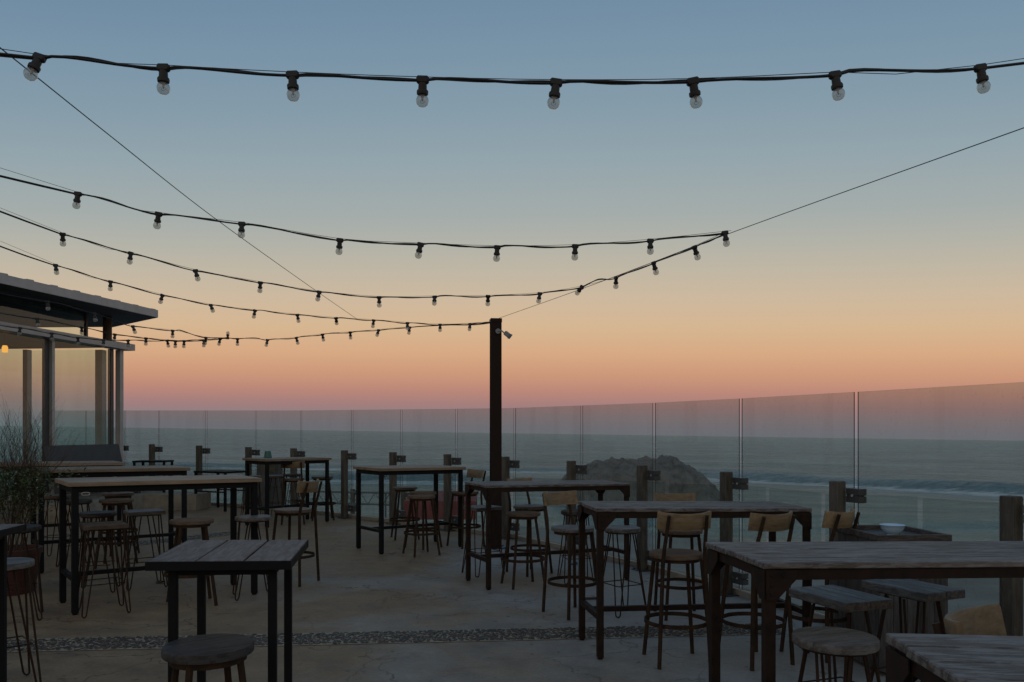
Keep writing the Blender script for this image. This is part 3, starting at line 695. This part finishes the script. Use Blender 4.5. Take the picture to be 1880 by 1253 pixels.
def bar_chair():
    r = thing('bar_chair', '', 'chair')     # the back is on local +Y
    link('seat', plank_disc(B(), .185, .722, .752), M['wood_seat_brown'], r, smooth=True)
    link('seat_ring', flat_ring(B(), .162, .696, .024, .006), M['rust_leg'], r, smooth=True)
    for s_ in (-1, 1):
        link('front_leg', tube(B(), [(s_ * .12, -.115, .718), (s_ * .178, -.17, 0)], .0145, 8), M['rust_leg'], r, smooth=True)
        link('rear_leg', tube(B(), [(s_ * .178, .19, 0), (s_ * .146, .168, .70), (s_ * .140, .182, .80), (s_ * .134, .222, .93), (s_ * .130, .252, 1.03)], [.0145, .0145, .014, .013, .012], 8), M['rust_leg'], r, smooth=True)
    link('footrest_ring', flat_ring(B(), .218, .265, .028, .006), M['rust_leg'], r, smooth=True)
    bm = B(); R_ = .235; n_ = 18; half = .82; vs = []
    for k in range(n_ + 1):
        a = -half + 2 * half * k / n_; f_ = abs(2 * k / n_ - 1)
        up = .014 * f_ ** 2
        row = []
        for (rr, z) in ((R_, .925 + .008 * f_), (R_ + .022, .925 + .008 * f_), (R_ + .022, 1.032 + up), (R_ + .017, 1.040 + up), (R_ + .005, 1.040 + up), (R_, 1.032 + up)):
            row.append(bm.verts.new((rr * math.sin(a), -.018 + rr * math.cos(a) * 1.0 + .02 * (z - .925) / .1, z)))
        vs.append(row)
    for a, b in zip(vs, vs[1:]):
        for k in range(6): bm.faces.new((a[k], a[(k + 1) % 6], b[(k + 1) % 6], b[k]))
    bm.faces.new(vs[0]); bm.faces.new(vs[-1][::-1])
    link('backrest', bm, M['wood_back'], r, smooth=True)
    return r
PROTO = {}; MK = dict(round=round_stool, hair=hairpin_stool, square=square_stool, slab=slab_stool, chair=bar_chair)
GRP = dict(round='round seated metal bar stools', hair='round hairpin leg stools', square='square seated hairpin stools', slab='thick slab seated stools', chair='bar chairs with curved wooden backs')
MATV = {}
def put(kind, label, x, y, rz=None, seat=None, back=None, sc=1.0):
    if kind not in PROTO: PROTO[kind] = o = MK[kind]()
    else: o = dup(PROTO[kind])
    if back is not None: rz = math.atan2(-back[0], back[1])
    if rz is None: rz = random.uniform(0, PI / 2)
    o.location = FL(x, y); o.rotation_euler = (0, 0, rz); o.scale = (sc, sc, 1)
    o['label'] = label; o['group'] = GRP[kind]
    if seat:
        for ch in o.children:
            if ch.name.split('.')[0] == 'seat':
                key = (kind, seat)
                if key not in MATV:
                    me = ch.data.copy(); me.materials[0] = M[seat]; MATV[key] = me
                ch.data = MATV[key]
    return o
def sp_(kind, label, px, py, rz=None, seat=None, back=None, sc=1.0, z=.75):
    x, y = G(px, py, z); return put(kind, label, x, y, rz, seat, back, sc)
# around the pole and the right-hand tables
sp_('round', 'round brown stool behind the tan table left of the pole, nearest the glass', 743.6, 894.5, .3)
sp_('round', 'brown round stool hidden behind the front stool of the tan table by the pole', 777, 903.4, .9)
sp_('round', 'brown round stool in front of the tan table left of the pole', 773.5, 910, .55)
sp_('chair', 'bar chair with honey wood back just left of the brown pole', 853.7, 903, back=(.75, .6))
sp_('square', 'square hairpin stool at the left end of the grey table before the pole', 887, 929.5, .55, 'wood_seat_grey')
sp_('round', 'brown round stool in front of the grey table before the pole', 960.5, 941, .35)
sp_('chair', 'bar chair behind the grey table, its dark back just above the tabletop', 972.6, 929, back=(-.6, .75), seat='wood_seat_grey')
sp_('chair', 'bar chair with pale wood back between the two middle grey tables', 1051.4, 968.4, back=(-.56, .83), seat='wood_seat_grey')
sp_('hair', 'grey round hairpin stool between the two middle grey tables, beside the pale chair', 1141.7, 968.4, .5)
sp_('hair', 'dark hairpin stool behind the pale backed chair near the glass', 1058, 938, .2, 'wood_seat_dark')
sp_('chair', 'bar chair behind the grey table, honey back facing the camera near the glass', 1250, 972, back=(-.08, 1))
sp_('chair', 'bar chair seen from behind with wide honey back at the middle grey table', 1241, 1014.6, back=(.12, -.99))
x, y = G(1388, 1015.5, .75); put('chair', 'bar chair with honey back behind the large grey table, right of the wide backed chair', x - .02, y, back=(.42, -.9))
x, y = G(1506, 1009, .75); put('chair', 'bar chair with honey back just left of the cabinet with the bowl', x - .03, y, back=(.62, -.78))
put('chair', 'closest bar chair, pale curved back rising behind the bottom right table', 1.50, 2.25, back=(-.69, .72))
x, y = G(1541, 1090, .75); put('slab', 'thick grey slab stool under the large grey table, left one of two', x, y, math.radians(-70))
x, y = G(1674, 1074, .75); put('slab', 'thick grey slab stool by the cabinet, right one of two under the large table', x, y, math.radians(-66), 'wood_seat_grey')
sp_('hair', 'grey round stool standing left of the peeling bottom right table', 1533, 1168, .35, 'wood_seat_grey', sc=1.03)
# left side
sp_('round', 'dark round plank stool in front of the small square table', 383, 1183, .62, 'wood_seat_dark', sc=.92)
sp_('chair', 'bar chair with brown back at the right end of the closest long tan table', 538, 935, back=(.95, -.3))
sp_('hair', 'grey round hairpin stool under the right end of the closest long tan table', 464.5, 948, .4)
sp_('round', 'brown round stool just behind the small square table', 352, 954, .5, sc=1.04)
sp_('square', 'square hairpin stool in front of the closest long tan table', 190, 961, .62, 'wood_seat_brown')
sp_('square', 'square hairpin stool behind the closest long tan table, left of the brown round one', 265, 937, .6)
sp_('hair', 'black round stool just behind the square stool at the long tan table', 180, 940.5, .3, 'wood_seat_dark')
sp_('round', 'tan round stool under the closest long table, in front of its twin', 214, 917, .2)
sp_('round', 'tan round stool between the two long tan tables, farther of a close pair', 217, 905, .9)
sp_('hair', 'dark hairpin stool between the left ends of the two long tan tables', 139.6, 918, .7, 'wood_seat_dark')
sp_('hair', 'hairpin stool under the left end of the second long tan table, beside the shrub', 104, 909, .1, 'wood_seat_brown')
put('hair', 'dark round hairpin stool in front of the shrub in the maroon pot', -3.98, 6.5, .5, 'wood_seat_dark')
x, y = G(6, 1031, .75); put('hair', 'round hairpin stool behind the cropped dark table at the left edge', x, y, .75, 'wood_seat_grey')
sp_('chair', 'bar chair with its back to the camera at the far table with the teal pot', 538, 879, back=(.25, -.95))
sp_('hair', 'hairpin stool on the far side of the table with the teal pot', 538, 870.5, .4, 'wood_seat_dark')
sp_('round', 'round stool at the right end of the far table with the teal pot', 592, 875.5, .3, sc=1.05)
sp_('hair', 'hairpin stool in front of the grey slatted bin under the far table', 506, 872.8, .6, 'wood_seat_grey')
sp_('hair', 'hairpin stool at the left end of the far table with the teal pot', 462, 874, .2, 'wood_seat_grey')

# ------------------------------------------------------------------ slatted bins, bowl, teal pot, small litter
def slat_box(name, label, cat, x, y, ang, L, Wd, H, taper=0.0, tray=False):
    r = thing(name, label, cat, FL(x, y), math.radians(ang))
    bm = B(); n = max(3, round(L / .1)); m_ = max(3, round(Wd / .1))
    for s_ in (-1, 1):
        for k in range(n): bx(bm, (-L / 2 + L / n * (k + .5), s_ * (Wd / 2 - .01), H / 2 + .01), (L / n - .004, .02 + .002 * (k % 2), H - .04))
        for k in range(m_): bx(bm, (s_ * (L / 2 - .01), -Wd / 2 + .022 + (Wd - .044) / m_ * (k + .5), H / 2 + .01), (.02 + .002 * (k % 2), (Wd - .044) / m_ - .004, H - .04))
    for v in bm.verts:
        f_ = 1 + taper * (1 - v.co.z / H); v.co.x *= f_; v.co.y *= f_
    link('slat_sides', bm, M['wood_slat'], r)
    bm = B()
    for k in range(4): bx(bm, (0, -Wd / 2 + Wd / 4 * (k + .5), H - .012), (L - .02, Wd / 4 - .004, .02))
    link('top_boards', bm, M['wood_slat'], r)
    bm = B(); e_ = .012; rh = .045
    for s_ in (-1, 1):
        bx(bm, (0, s_ * (Wd / 2 + e_ - .012), H + .008), (L + .04, .026, rh), 0, .003); bx(bm, (s_ * (L / 2 + e_ - .012), 0, H + .009), (.026, Wd - .026, rh - .003), 0, .003)
    if tray: link('rim', bm, M['wood_dark'], r)
    else: bm.free()
    return r
p1, p2, p3 = G(1536, 971, .9), G(1619, 991, .9), G(1733.6, 992, .9)
ang = 3; cxx, cyy = (p1[0] + p3[0]) / 2 + .02, (p1[1] + p3[1]) / 2
slat_box('slatted_cabinet', 'grey plank cabinet with raised rim by the glass, white bowl on top', 'cabinet', cxx, cyy, 5, .47, .56, .9, 0, True)
bwx, bwy = G(1629, 983, .93)
bm = lathe(B(), [(0, .004), (.032, .004), (.034, 0), (.04, .0), (.038, .008), (.056, .022), (.072, .048), (.079, .07), (.082, .072), (.079, .073), (.070, .048), (.053, .026), (.03, .014), (0, .012)], 32)
tag(link('bowl', bm, M['blue_white'], None, FL(cxx - .02, cyy - .07, .9005), smooth=True), 'pale bluish white bowl resting on the plank cabinet', 'bowl')
x, y = G(487, 936); r = slat_box('slatted_bin', 'grey slatted bin with an orange wood plaque under the far table', 'bin', x, y + .28, 28, .42, .42, 1.0, .08)
bm = bx(B(), (-.05, -.222, .83), (.20, .014, .19), 0, .004); link('plaque', bm, M['wood_back'], r)
tx, ty = G(486, 841, 1.09); c_ = T['far'][1]
bm = lathe(B(), [(0, .0), (.062, 0), (.066, .004), (.05, .10), (.045, .112), (0, .114)], 24)
tag(link('tin_pot', bm, M['teal'], None, FL(c_[0] - .32, c_[1] - .06, 1.091), smooth=True), 'small teal tin pot turned upside down on the far tan table', 'pot')
for lab, px, py, m in (('curled dry brown leaf on the floor behind the small square table', 293, 1071, 'dryleaf'),):
    x, y = G(px, py); bm = B()
    vs = [bm.verts.new((.045 * math.cos(a) * (1 + .4 * math.sin(3 * a)), .03 * math.sin(a), .014 + .012 * math.cos(2 * a + .4))) for a in [2 * PI * k / 14 for k in range(14)]]
    cvt = bm.verts.new((0, 0, .004))
    for k in range(14): bm.faces.new((vs[k], vs[(k + 1) % 14], cvt))
    o = link('dry_leaf', bm, M[m], None, FL(x, y)); sol = o.modifiers.new('thick', 'SOLIDIFY'); sol.thickness = .002
    tag(o, lab, 'leaf')
x, y = G(1084, 1101.5)
bm = tube(B(), [(-.09, .01, .012), (-.03, -.006, .014), (.05, .004, .013), (.10, .012, .012)], [.009, .012, .011, .008], 8)
tag(link('wood_scrap', bm, M['twig'], None, FL(x, y), .1, smooth=True), 'short dark stick lying on the floor under the middle grey table', 'stick')
for lab, px, py in (('small blue wedge at the foot of the brown pole', 925, 1008), ('small blue wedge on the kerb below the glass near the hairpin stools', 1053, 1037)):
    x, y = G(px, py); bm = bx(B(), (0, 0, .02), (.09, .06, .035), .3, .008)
    for v in bm.verts:
        if v.co.x < 0 and v.co.z > .02: v.co.z = .02
    tag(link('blue_wedge', bm, M['blue'], None, FL(x, y)), lab, 'wedge')

# ------------------------------------------------------------------ shrub in a pot
sx0, sy0 = -4.72, 7.55
pt = thing('plant_pot', 'maroon clay pot holding the twiggy shrub at the left edge', 'pot', FL(sx0, sy0))
link('pot_body', lathe(B(), [(0, 0), (.22, 0), (.27, .36), (.285, .36), (.285, .41), (.255, .41), (.25, .34), (0, .33)], 28), M['maroon'], pt, smooth=True)
link('soil', lathe(B(), [(0, .37), (.15, .365), (.249, .35)], 20), M['mortar'], pt)
sh = thing('twiggy_shrub', 'twiggy half bare shrub with green leaves at the left edge', 'plant', FL(sx0, sy0, .36))
rnd = random.Random(5); bm = B(); lf = B()
def twig(p, d, r, lv, z_leaf):
    n_ = rnd.randint(4, 6); pts_ = [p.copy()]
    for k in range(n_):
        d = (d + Vector((rnd.uniform(-.22, .22), rnd.uniform(-.22, .22), rnd.uniform(-.02, .14)))).normalized()
        p = p + d * rnd.uniform(.05, .085); pts_.append(p.copy())
        if lv < 3 and k > 0 and rnd.random() < (.85 if lv == 0 else .55):
            dd = (d + Vector((rnd.uniform(-.8, .8), rnd.uniform(-.8, .8), rnd.uniform(-.1, .4)))).normalized(); twig(p, dd, r * .62, lv + 1, z_leaf)
        if p.z < z_leaf:
            for _ in range(2):
                q = p + Vector((rnd.uniform(-.05, .05), rnd.uniform(-.05, .05), rnd.uniform(-.04, .04)))
                a = Vector((rnd.uniform(-1, 1), rnd.uniform(-1, 1), rnd.uniform(-.3, .8))).normalized(); b_ = a.cross(Vector((rnd.uniform(-1, 1), rnd.uniform(-1, 1), 1))).normalized()
                s_ = rnd.uniform(.016, .032)
                lf.faces.new([lf.verts.new(q), lf.verts.new(q + a * s_ * .5 + b_ * s_ * .35), lf.verts.new(q + a * s_ * 1.3), lf.verts.new(q + a * s_ * .5 - b_ * s_ * .35)])
    tube(bm, pts_, [r * (1 - .6 * k / n_) for k in range(n_ + 1)], 5)
for k in range(26):
    a = rnd.random() * 2 * PI; R_ = rnd.uniform(0, .16)
    d = Vector((math.cos(a) * rnd.uniform(.05, .42), math.sin(a) * rnd.uniform(.05, .42), 1)).normalized()
    p0 = Vector((R_ * math.cos(a), R_ * math.sin(a), 0)); base_r = rnd.uniform(.004, .008)
    # a long main stem with side twigs
    n_ = rnd.randint(4, 8); p = p0.copy(); pts_ = [p.copy()]
    for j in range(n_):
        d = (d + Vector((rnd.uniform(-.12, .12), rnd.uniform(-.12, .12), .05))).normalized(); p = p + d * .095; pts_.append(p.copy())
        if rnd.random() < .75 and j > 0:
            twig(p.copy(), (d + Vector((rnd.uniform(-.6, .6), rnd.uniform(-.6, .6), .1))).normalized(), base_r * .55, 1, .78)
    tube(bm, pts_, [base_r * (1 - .65 * j / n_) for j in range(n_ + 1)], 5)
link('branches', bm, M['twig'], sh); o = link('foliage', lf, M['leafgreen'], sh); tag(o, kind='stuff')

# ------------------------------------------------------------------ pavilion
pv = thing('glass_pavilion', 'glass walled pavilion with grey flat roof at the left', 'building', (0, 0, 0))
C = Vector((-7.95, 16.3)); A0 = Vector((-8.46, 13.3)); wdir = (C - A0).normalized(); wn = Vector((-wdir.y, wdir.x))   # wn points left, into the building
K = C - wdir * 9.0; EL = Vector((-15.5, 17.2)); edir = (EL - C).normalized(); LK = EL - wdir * 9
angw = math.atan2(wdir.y, wdir.x); ange = math.atan2(edir.y, edir.x)
ZT, Z0 = 3.12, .30
bm = prism(B(), [(K.x + .03, K.y), (C.x + .03, C.y + .05), (EL.x, EL.y + .05), (LK.x, LK.y)], 0.0, Z0 - .01); link('floor_slab', bm, M['concrete_pale'], pv)
def wallbox(bm, a, b, z0, z1, th, off=0.0, nvec=None, bev=0):
    d = b - a; L = d.length; an = math.atan2(d.y, d.x); m = (a + b) / 2
    if nvec is not None: m = m + nvec * off
    bx(bm, FL(m.x, m.y, (z0 + z1) / 2), (L, th, z1 - z0), an, bev)
bm = B(); wallbox(bm, K, C + wdir * .28, ZT, ZT + .13, .26, -.04, wn); link('beam', bm, M['alu'], pv)
bm = B(); wallbox(bm, C + edir * .15, EL, ZT + .002, ZT + .125, .14); link('end_beam', bm, M['alu_dark'], pv)
bm = prism(B(), [(K.x - .2, K.y), (C.x - .2, C.y - .1), (EL.x, EL.y - .1), (LK.x, LK.y)], ZT + .05, ZT + .11); link('ceiling', bm, M['ceiling'], pv)
def col(p, sz, z0, z1, m, an, name='column'): link(name, bx(B(), FL(p.x, p.y, (z0 + z1) / 2), (sz[0], sz[1], z1 - z0), an, .004), M[m], pv)
col(C + wdir * .02, (.11, .11), 0.302, ZT - .002, 'alu', angw)
col(C - wdir * .22 + wn * .02, (.09, .07), 0.302, ZT - .003, 'alu_dark', angw, 'mullion')
m1 = C - wdir * 1.87; m2 = C - wdir * 3.74; m3 = C - wdir * 5.6
for q in (m1, m2, m3):
    col(q, (.07, .10), Z0 + .002, ZT - .002, 'alu', angw, 'mullion'); col(q - wdir * .10 + wn * .03, (.12, .05), Z0 + .003, ZT - .003, 'alu_dark', angw, 'mullion')
bm = B(); wallbox(bm, K, C - wdir * .1, Z0 + .001, Z0 + .07, .08); link('sill', bm, M['alu'], pv)
def pane(a, b, z0, z1, m='glass_house', nv=None, off=0):
    bm = B(); wallbox(bm, a, b, z0, z1, .012, off, nv); link('window_pane', bm, M[m], pv)
pane(C - wdir * .28, m1 + wdir * .05, Z0 + .07, ZT - .004); pane(m1 - wdir * .17, m2 + wdir * .05, Z0 + .07, ZT - .004); pane(m2 - wdir * .17, m3 + wdir * .05, Z0 + .07, ZT - .004); pane(m3 - wdir * .17, K, Z0 + .07, ZT - .004)
for px in (198, 187, 50): pass
def onend(px):   # point of the end wall seen at photo column px
    k = (px - CX) / F; s = (k * C.y - C.x) / (edir.x - k * edir.y); return C + edir * s
e1, e2_ = onend(185), onend(50)
col(e1, (.15, .15), .302, ZT, 'alu_light', ange); col(e2_, (.10, .14), .302, ZT, 'alu', ange)
e3 = e2_ + edir * 2.2; col(e3, (.14, .14), .302, ZT, 'alu', ange)
pane(C + edir * .1, e1 - edir * .1, Z0 + .02, ZT - .004); pane(e1 + edir * .1, e2_ - edir * .08, Z0 + .02, ZT - .004); pane(e2_ + edir * .08, e3 - edir * .08, Z0 + .02, ZT - .004); pane(e3 + edir * .08, EL, Z0 + .02, ZT - .004)
# upper roof
R1 = Vector((-7.23, 16.4)); RN = Vector((-8.04, 12.66)); rdir = (R1 - RN).normalized(); R0 = R1 - rdir * 9.5; R2 = Vector((-9.0, 18.0)); R3 = Vector((-15.5, 19)); R4 = Vector((-15.5, R0.y - .5))
ZR = 3.79
bm = prism(B(), [(p.x, p.y) for p in (R0, R1, R2, R3, R4)], ZR + .004, ZR + .14); link('roof', bm, M['soffit'], pv)
rf = pv.children[-1]
bm = B(); wallbox(bm, R0, R1 + rdir * .012, ZR, ZR + .15, .024, -.014, Vector((-rdir.y, rdir.x))); wallbox(bm, R1, R2, ZR + .001, ZR + .149, .024, .014, Vector((-(R2 - R1).normalized().y, (R2 - R1).normalized().x)) * -1)
link('fascia', bm, M['alu'], rf)
bm = B(); rn = Vector((-rdir.y, rdir.x))
s = .15
while s < 9.3:      # rib ends of the corrugated roofing
    p = R1 - rdir * s; q = p + rn * 3.5
    for k in range(1):
        prof_ = [(-.10, .142), (-.05, .170), (.09, .176), (.11, .142)]
        aa = [bm.verts.new(FL(*(p + rn * -.02 + rdir * u), ZR + z)) for u, z in prof_]; bb = [bm.verts.new(FL(*(q + rdir * u), ZR + z)) for u, z in prof_]
        bm.faces.new(aa); bm.faces.new(bb[::-1])
        for i in range(4): bm.faces.new((aa[i], aa[(i + 1) % 4], bb[(i + 1) % 4], bb[i]))
    s += .52
link('roofing_ribs', bm, M['alu'], rf)
# clerestory
c0 = C - wdir * .62 + wn * .30
pane(c0 - wdir * 8, c0, ZT + .14, ZR, 'glass_house')
bm = B(); wallbox(bm, c0 - wdir * 8, c0, ZR - .09, ZR, .07, .05, wn); link('clerestory_rail', bm, M['alu_dark'], pv)
col(c0 + wdir * .04, (.06, .06), ZT + .13, ZR, 'alu_dark', angw, 'mullion')
lg = G(187, 620, 3.3); lp = C + wn * .22 - wdir * .05
link('log_column', tube(B(), [FL(lp.x, lp.y, ZT + .1), FL(lp.x, lp.y, ZR)], .085, 12), M['log'], pv, smooth=True)
# amber pendant inside
ap = AT(9, 641, 14.2)
pd = thing('pendant_lamp', 'lit amber pendant lamp hanging inside the pavilion', 'lamp', ap)
link('shade', lathe(B(), [(0, .06), (.035, .06), (.05, .02), (.045, -.06), (0, -.065)], 16), M['amber'], pd, smooth=True)
link('cord', tube(B(), [(0, 0, .06), (0, 0, ZT + .05 - ap.z - SL * ap.x)], .004, 5), M['rubber'], pd)
# concrete plinth and slate bench
x, y = G(360, 938)
bm = prism(B(), [(-7.93, 13.0), (-7.1, 13.0), (-6.95, y - .05), (x, y), (x, y + .75), (-7.86, y + .85)], .003, .30)
tag(link('concrete_plinth', bm, M['concrete_pale']), 'low pale concrete plinth at the foot of the pavilion', 'plinth')
ba, bb_ = Vector((-7.62, 13.45)), Vector((-7.40, 15.6)); bmid = (ba + bb_) / 2; bl = (bb_ - ba).length; ban = math.atan2((bb_ - ba).y, (bb_ - ba).x)
bn = thing('slate_bench', 'slate grey bench with leaning solid back along the pavilion glass', 'bench', FL(bmid.x, bmid.y, .302), ban)
bm = bx(B(), (0, .17, .63), (bl, .035, .62), 0, .005, rx=-.22); link('backrest', bm, M['grey_bench'], bn)
link('seat', bx(B(), (0, -.12, .43), (bl, .45, .05), 0, .005), M['grey_bench'], bn)
for s_ in (-1, 1): link('leg', bx(B(), (s_ * (bl / 2 - .12), -.1, .20), (.08, .36, .40), 0, .004), M['grey_bench'], bn)

# ------------------------------------------------------------------ festoon lights
hb = B(); bx(hb, (0, 0, .002), (.05, .026, .03), 0, .006)
lathe(hb, [(0, -.01), (.0165, -.01), (.0175, -.036), (.022, -.038), (.0235, -.044), (.0225, -.054), (.019, -.056), (0, -.056)], 14)
H_ME = link('lamp_holder', hb, M['rubber'], smooth=True)
gb = lathe(B(), [(.015, -.054), (.017, -.058), (.022, -.064), (.0255, -.074), (.0255, -.082), (.0213, -.0935), (.0125, -.1005), (0, -.1025)], 18)
lathe(gb, [(.0085, -.056), (.005, -.066), (.0025, -.078), (0, -.081)], 8, mi=1)
tube(gb, [(-.006, 0, -.075), (-.009, 0, -.083), (-.004, .003, -.087), (.004, -.003, -.087), (.009, 0, -.083), (.006, 0, -.075)], .0009, 4, mi=1)
B_ME = link('bulb', gb, [M['bulb'], M['filament']], smooth=True)
hme, bme = H_ME.data, B_ME.data
bpy.data.objects.remove(H_ME); bpy.data.objects.remove(B_ME)
def crom(P_, n=14):
    out = []
    for i in range(len(P_) - 1):
        p0, p1, p2, p3 = P_[max(i - 1, 0)], P_[i], P_[i + 1], P_[min(i + 2, len(P_) - 1)]
        for k in range(n):
            s = k / n
            out.append(.5 * ((2 * p1) + (p2 - p0) * s + (2 * p0 - 5 * p1 + 4 * p2 - p3) * s * s + (3 * p1 - p0 - 3 * p2 + p3) * s ** 3))
    out.append(P_[-1]); return out
rb = random.Random(11)
def festoon(label, ctrl, xs, rad=.0055, flips=()):
    P_ = [AT(*c) for c in ctrl]; path = crom(P_)
    r = thing('string_lights', label, 'string lights', path[0], 0, 'strings of unlit festoon bulbs')
    L0 = path[0].copy()
    pj = [CX + p.x / p.y * F for p in path]
    inc = pj[-1] > pj[0]
    arc = [0]
    for a, b in zip(path, path[1:]): arc.append(arc[-1] + (b - a).length)
    def at_arc(s):
        s = max(0, min(arc[-1], s))
        for i in range(len(arc) - 1):
            if s <= arc[i + 1]:
                f_ = (s - arc[i]) / max(1e-9, arc[i + 1] - arc[i]); return path[i].lerp(path[i + 1], f_)
        return path[-1].copy()
    hs = []
    for x in xs:
        for i in range(len(pj) - 1):
            if (pj[i] - x) * (pj[i + 1] - x) <= 0 and pj[i] != pj[i + 1]:
                hs.append(arc[i] + (arc[i + 1] - arc[i]) * (x - pj[i]) / (pj[i + 1] - pj[i])); break
    hs.sort()
    marks = [0] + hs + [arc[-1]]
    cab = []
    for a, b in zip(marks, marks[1:]):
        if b - a < 1e-4: continue
        amp = min(.022, (b - a) * .035) * rb.uniform(.5, 1.2); skew = rb.uniform(.6, .85); n = 10
        for k in range(n):
            s = k / n; p = at_arc(a + (b - a) * s)
            p.z += amp * math.sin(PI * s ** skew) * (1 - .9 * s) * 1.3 - amp * .35 * math.sin(PI * s)
            cab.append(p)
    cab.append(path[-1])
    bm = B(); tube(bm, [p - L0 for p in cab], rad, 7); 
    tube(bm, [p - L0 + Vector((.002 * math.sin(i * .7), .004 * math.cos(i * .7), .007 * math.sin(i * .55))) for i, p in enumerate(cab)], rad * .62, 5)
    link('cable', bm, M['rubber'], r, smooth=True)
    w_ = [at_arc(m) - L0 + Vector((0, 0, .014)) for m in marks]
    link('support_wire', tube(B(), crom(w_, 3), .0016, 5), M['wire'], r)
    for j, s in enumerate(hs):
        p = at_arc(s); q = at_arc(s + .02)
        h = bpy.data.objects.new('lamp_holder', hme); COL.objects.link(h); h.parent = r; h.location = p - L0
        an = math.atan2(q.y - p.y, q.x - p.x)
        tilt = rb.gauss(0, .12)
        if j in flips: tilt = flips[j]
        h.rotation_euler = (rb.gauss(0, .2) + (tilt if abs(tilt) > 1 else 0), tilt if abs(tilt) <= 1 else 0, an)
        b = bpy.data.objects.new('bulb', bme); COL.objects.link(b); b.parent = h
    return r
festoon('string of bulbs closest to the camera, crossing the top of the sky', [(-900, -40, 2.9), (-120, 84, 3.15), (0, 98, 3.18), (72, 107, 3.2), (300, 126, 3.2), (537, 139, 3.2), (776, 148, 3.2), (1021, 153, 3.2), (1272, 151, 3.22), (1400, 146, 3.24), (1533, 139, 3.26), (1800, 126, 3.3), (1880, 118, 3.3), (2050, 98, 3.3), (3000, -60, 3.2)],
        [72, 300, 537, 776, 1021, 1272, 1533, 1800], .006, {0: .32})
festoon('string of bulbs second from the top, ending at the right on the slanting wire', [(-800, 60, 5.0), (-150, 282, 5.4), (0, 322, 5.5), (143, 357, 5.55), (291, 394, 5.6), (444, 412, 5.75), (624, 442, 5.8), (772, 450, 5.85), (913, 455, 5.9), (1056, 453, 5.95), (1194, 443, 5.95), (1335, 428, 5.95)],
        [143, 291, 444, 624, 772, 913, 1056, 1194, 1331], .0055)
festoon('string of bulbs that climbs along the slanting wire at its right end', [(-700, 100, 5.8), (-120, 342, 6.4), (0, 387, 6.6), (115, 431, 7.0), (240, 466, 7.4), (359, 498, 7.8), (478, 520, 8.2), (586, 537, 8.5), (696, 547, 8.5), (798, 546, 8.5), (896, 545, 8.45), (991, 540, 8.4), (1068, 528, 8.2), (1100, 515, 7.9), (1131, 511, 7.6), (1200, 484, 6.9), (1275, 455, 6.3), (1335, 428, 5.95)],
        [115, 240, 359, 478, 586, 696, 798, 896, 991, 1068, 1131, 1200, 1275], .0055, {9: .9})
festoon('string of bulbs ending at the pole top, the upper one of those reaching it', [(-600, 190, 6.4), (-100, 410, 7.6), (0, 452, 8.1), (102, 488, 8.5), (203, 518, 8.9), (298, 543, 9.4), (387, 561, 9.9), (468, 571, 10.3), (546, 579, 10.6), (617, 585, 10.8), (686, 589, 10.9), (748, 594, 11.0), (808, 597, 11.0), (863, 596, 11.0), (903, 592, 10.98)],
        [102, 203, 298, 387, 468, 546, 617, 686, 748, 808, 863], .0055)
festoon('low string of bulbs from under the pavilion roof to the brown pole', [(-80, 522, 8.9), (0, 540, 9.3), (87, 555, 9.8), (173, 577, 10.3), (244, 600, 10.7), (317, 608, 11.2), (330, 608, 11.3), (378, 621, 11.7), (419, 621, 12.0), (436, 623, 12.1), (470, 621, 12.1), (491, 625, 12.1), (544, 621, 12.0), (592, 615, 11.9), (643, 611, 11.8), (695, 607, 11.6), (752, 602, 11.5), (815, 598, 11.3), (870, 597, 11.1), (903, 593, 10.98)],
        [87, 173, 244, 317, 378, 436, 491, 544, 592, 643, 695, 752], .0055)
festoon('string of bulbs crossing the pavilion glass, the middle one of three there', [(-60, 566, 10), (0, 576, 10.4), (68, 586, 10.7), (150, 602, 11.0), (211, 615, 11.3), (268, 622, 11.6), (322, 627, 11.8), (372, 626, 11.9), (419, 621, 12.0)], [68, 150, 211, 268, 322, 374], .0055)
festoon('lowest string of bulbs, crossing the pavilion beam and glass', [(-60, 590, 11.0), (0, 598, 11.2), (37, 603, 11.3), (95, 613, 11.5), (143, 621, 11.6), (190, 625, 11.7), (235, 626, 11.8), (275, 627, 11.8), (307, 626, 11.9), (338, 627, 11.9), (404, 623, 12.0), (419, 621, 12.0)], [37, 95, 143, 190, 235, 307, 338, 404, 418], .0055, {8: 2.9})
def wire(label, pts_, r=.0028):
    P_ = [AT(*p) for p in pts_]; L0 = P_[0]
    tag(link('steel_wire', tube(B(), [p - L0 for p in crom(P_, 8)], r, 6), M['wire'], None, L0), label, 'wire')
wire('thin steel wire slanting up from the pole to the upper right', [(912, 586, 10.98), (1070, 530, 8.2), (1350, 425, 5.88), (1880, 235, 3.86), (2200, 120, 3.2), (3400, -310, 2.1)])
wire('thin steel wire slanting down from the upper left across the strings', [(-900, -620, 1.75), (-120, -5, 2.9), (0, 88, 3.2), (200, 248, 4.05), (390, 398, 5.7), (560, 520, 8.0), (655, 586, 10.9)])

# ------------------------------------------------------------------ render settings
S.view_settings.view_transform = 'Standard'; S.view_settings.look = 'None'; S.view_settings.gamma = 1; S.view_settings.exposure = 0
S.render.engine = 'CYCLES'
cy = S.cycles; cy.max_bounces = 10; cy.transparent_max_bounces = 32; cy.glossy_bounces = 4; cy.diffuse_bounces = 3; cy.caustics_reflective = False; cy.caustics_refractive = False
try: cy.use_denoising = True
except Exception: pass
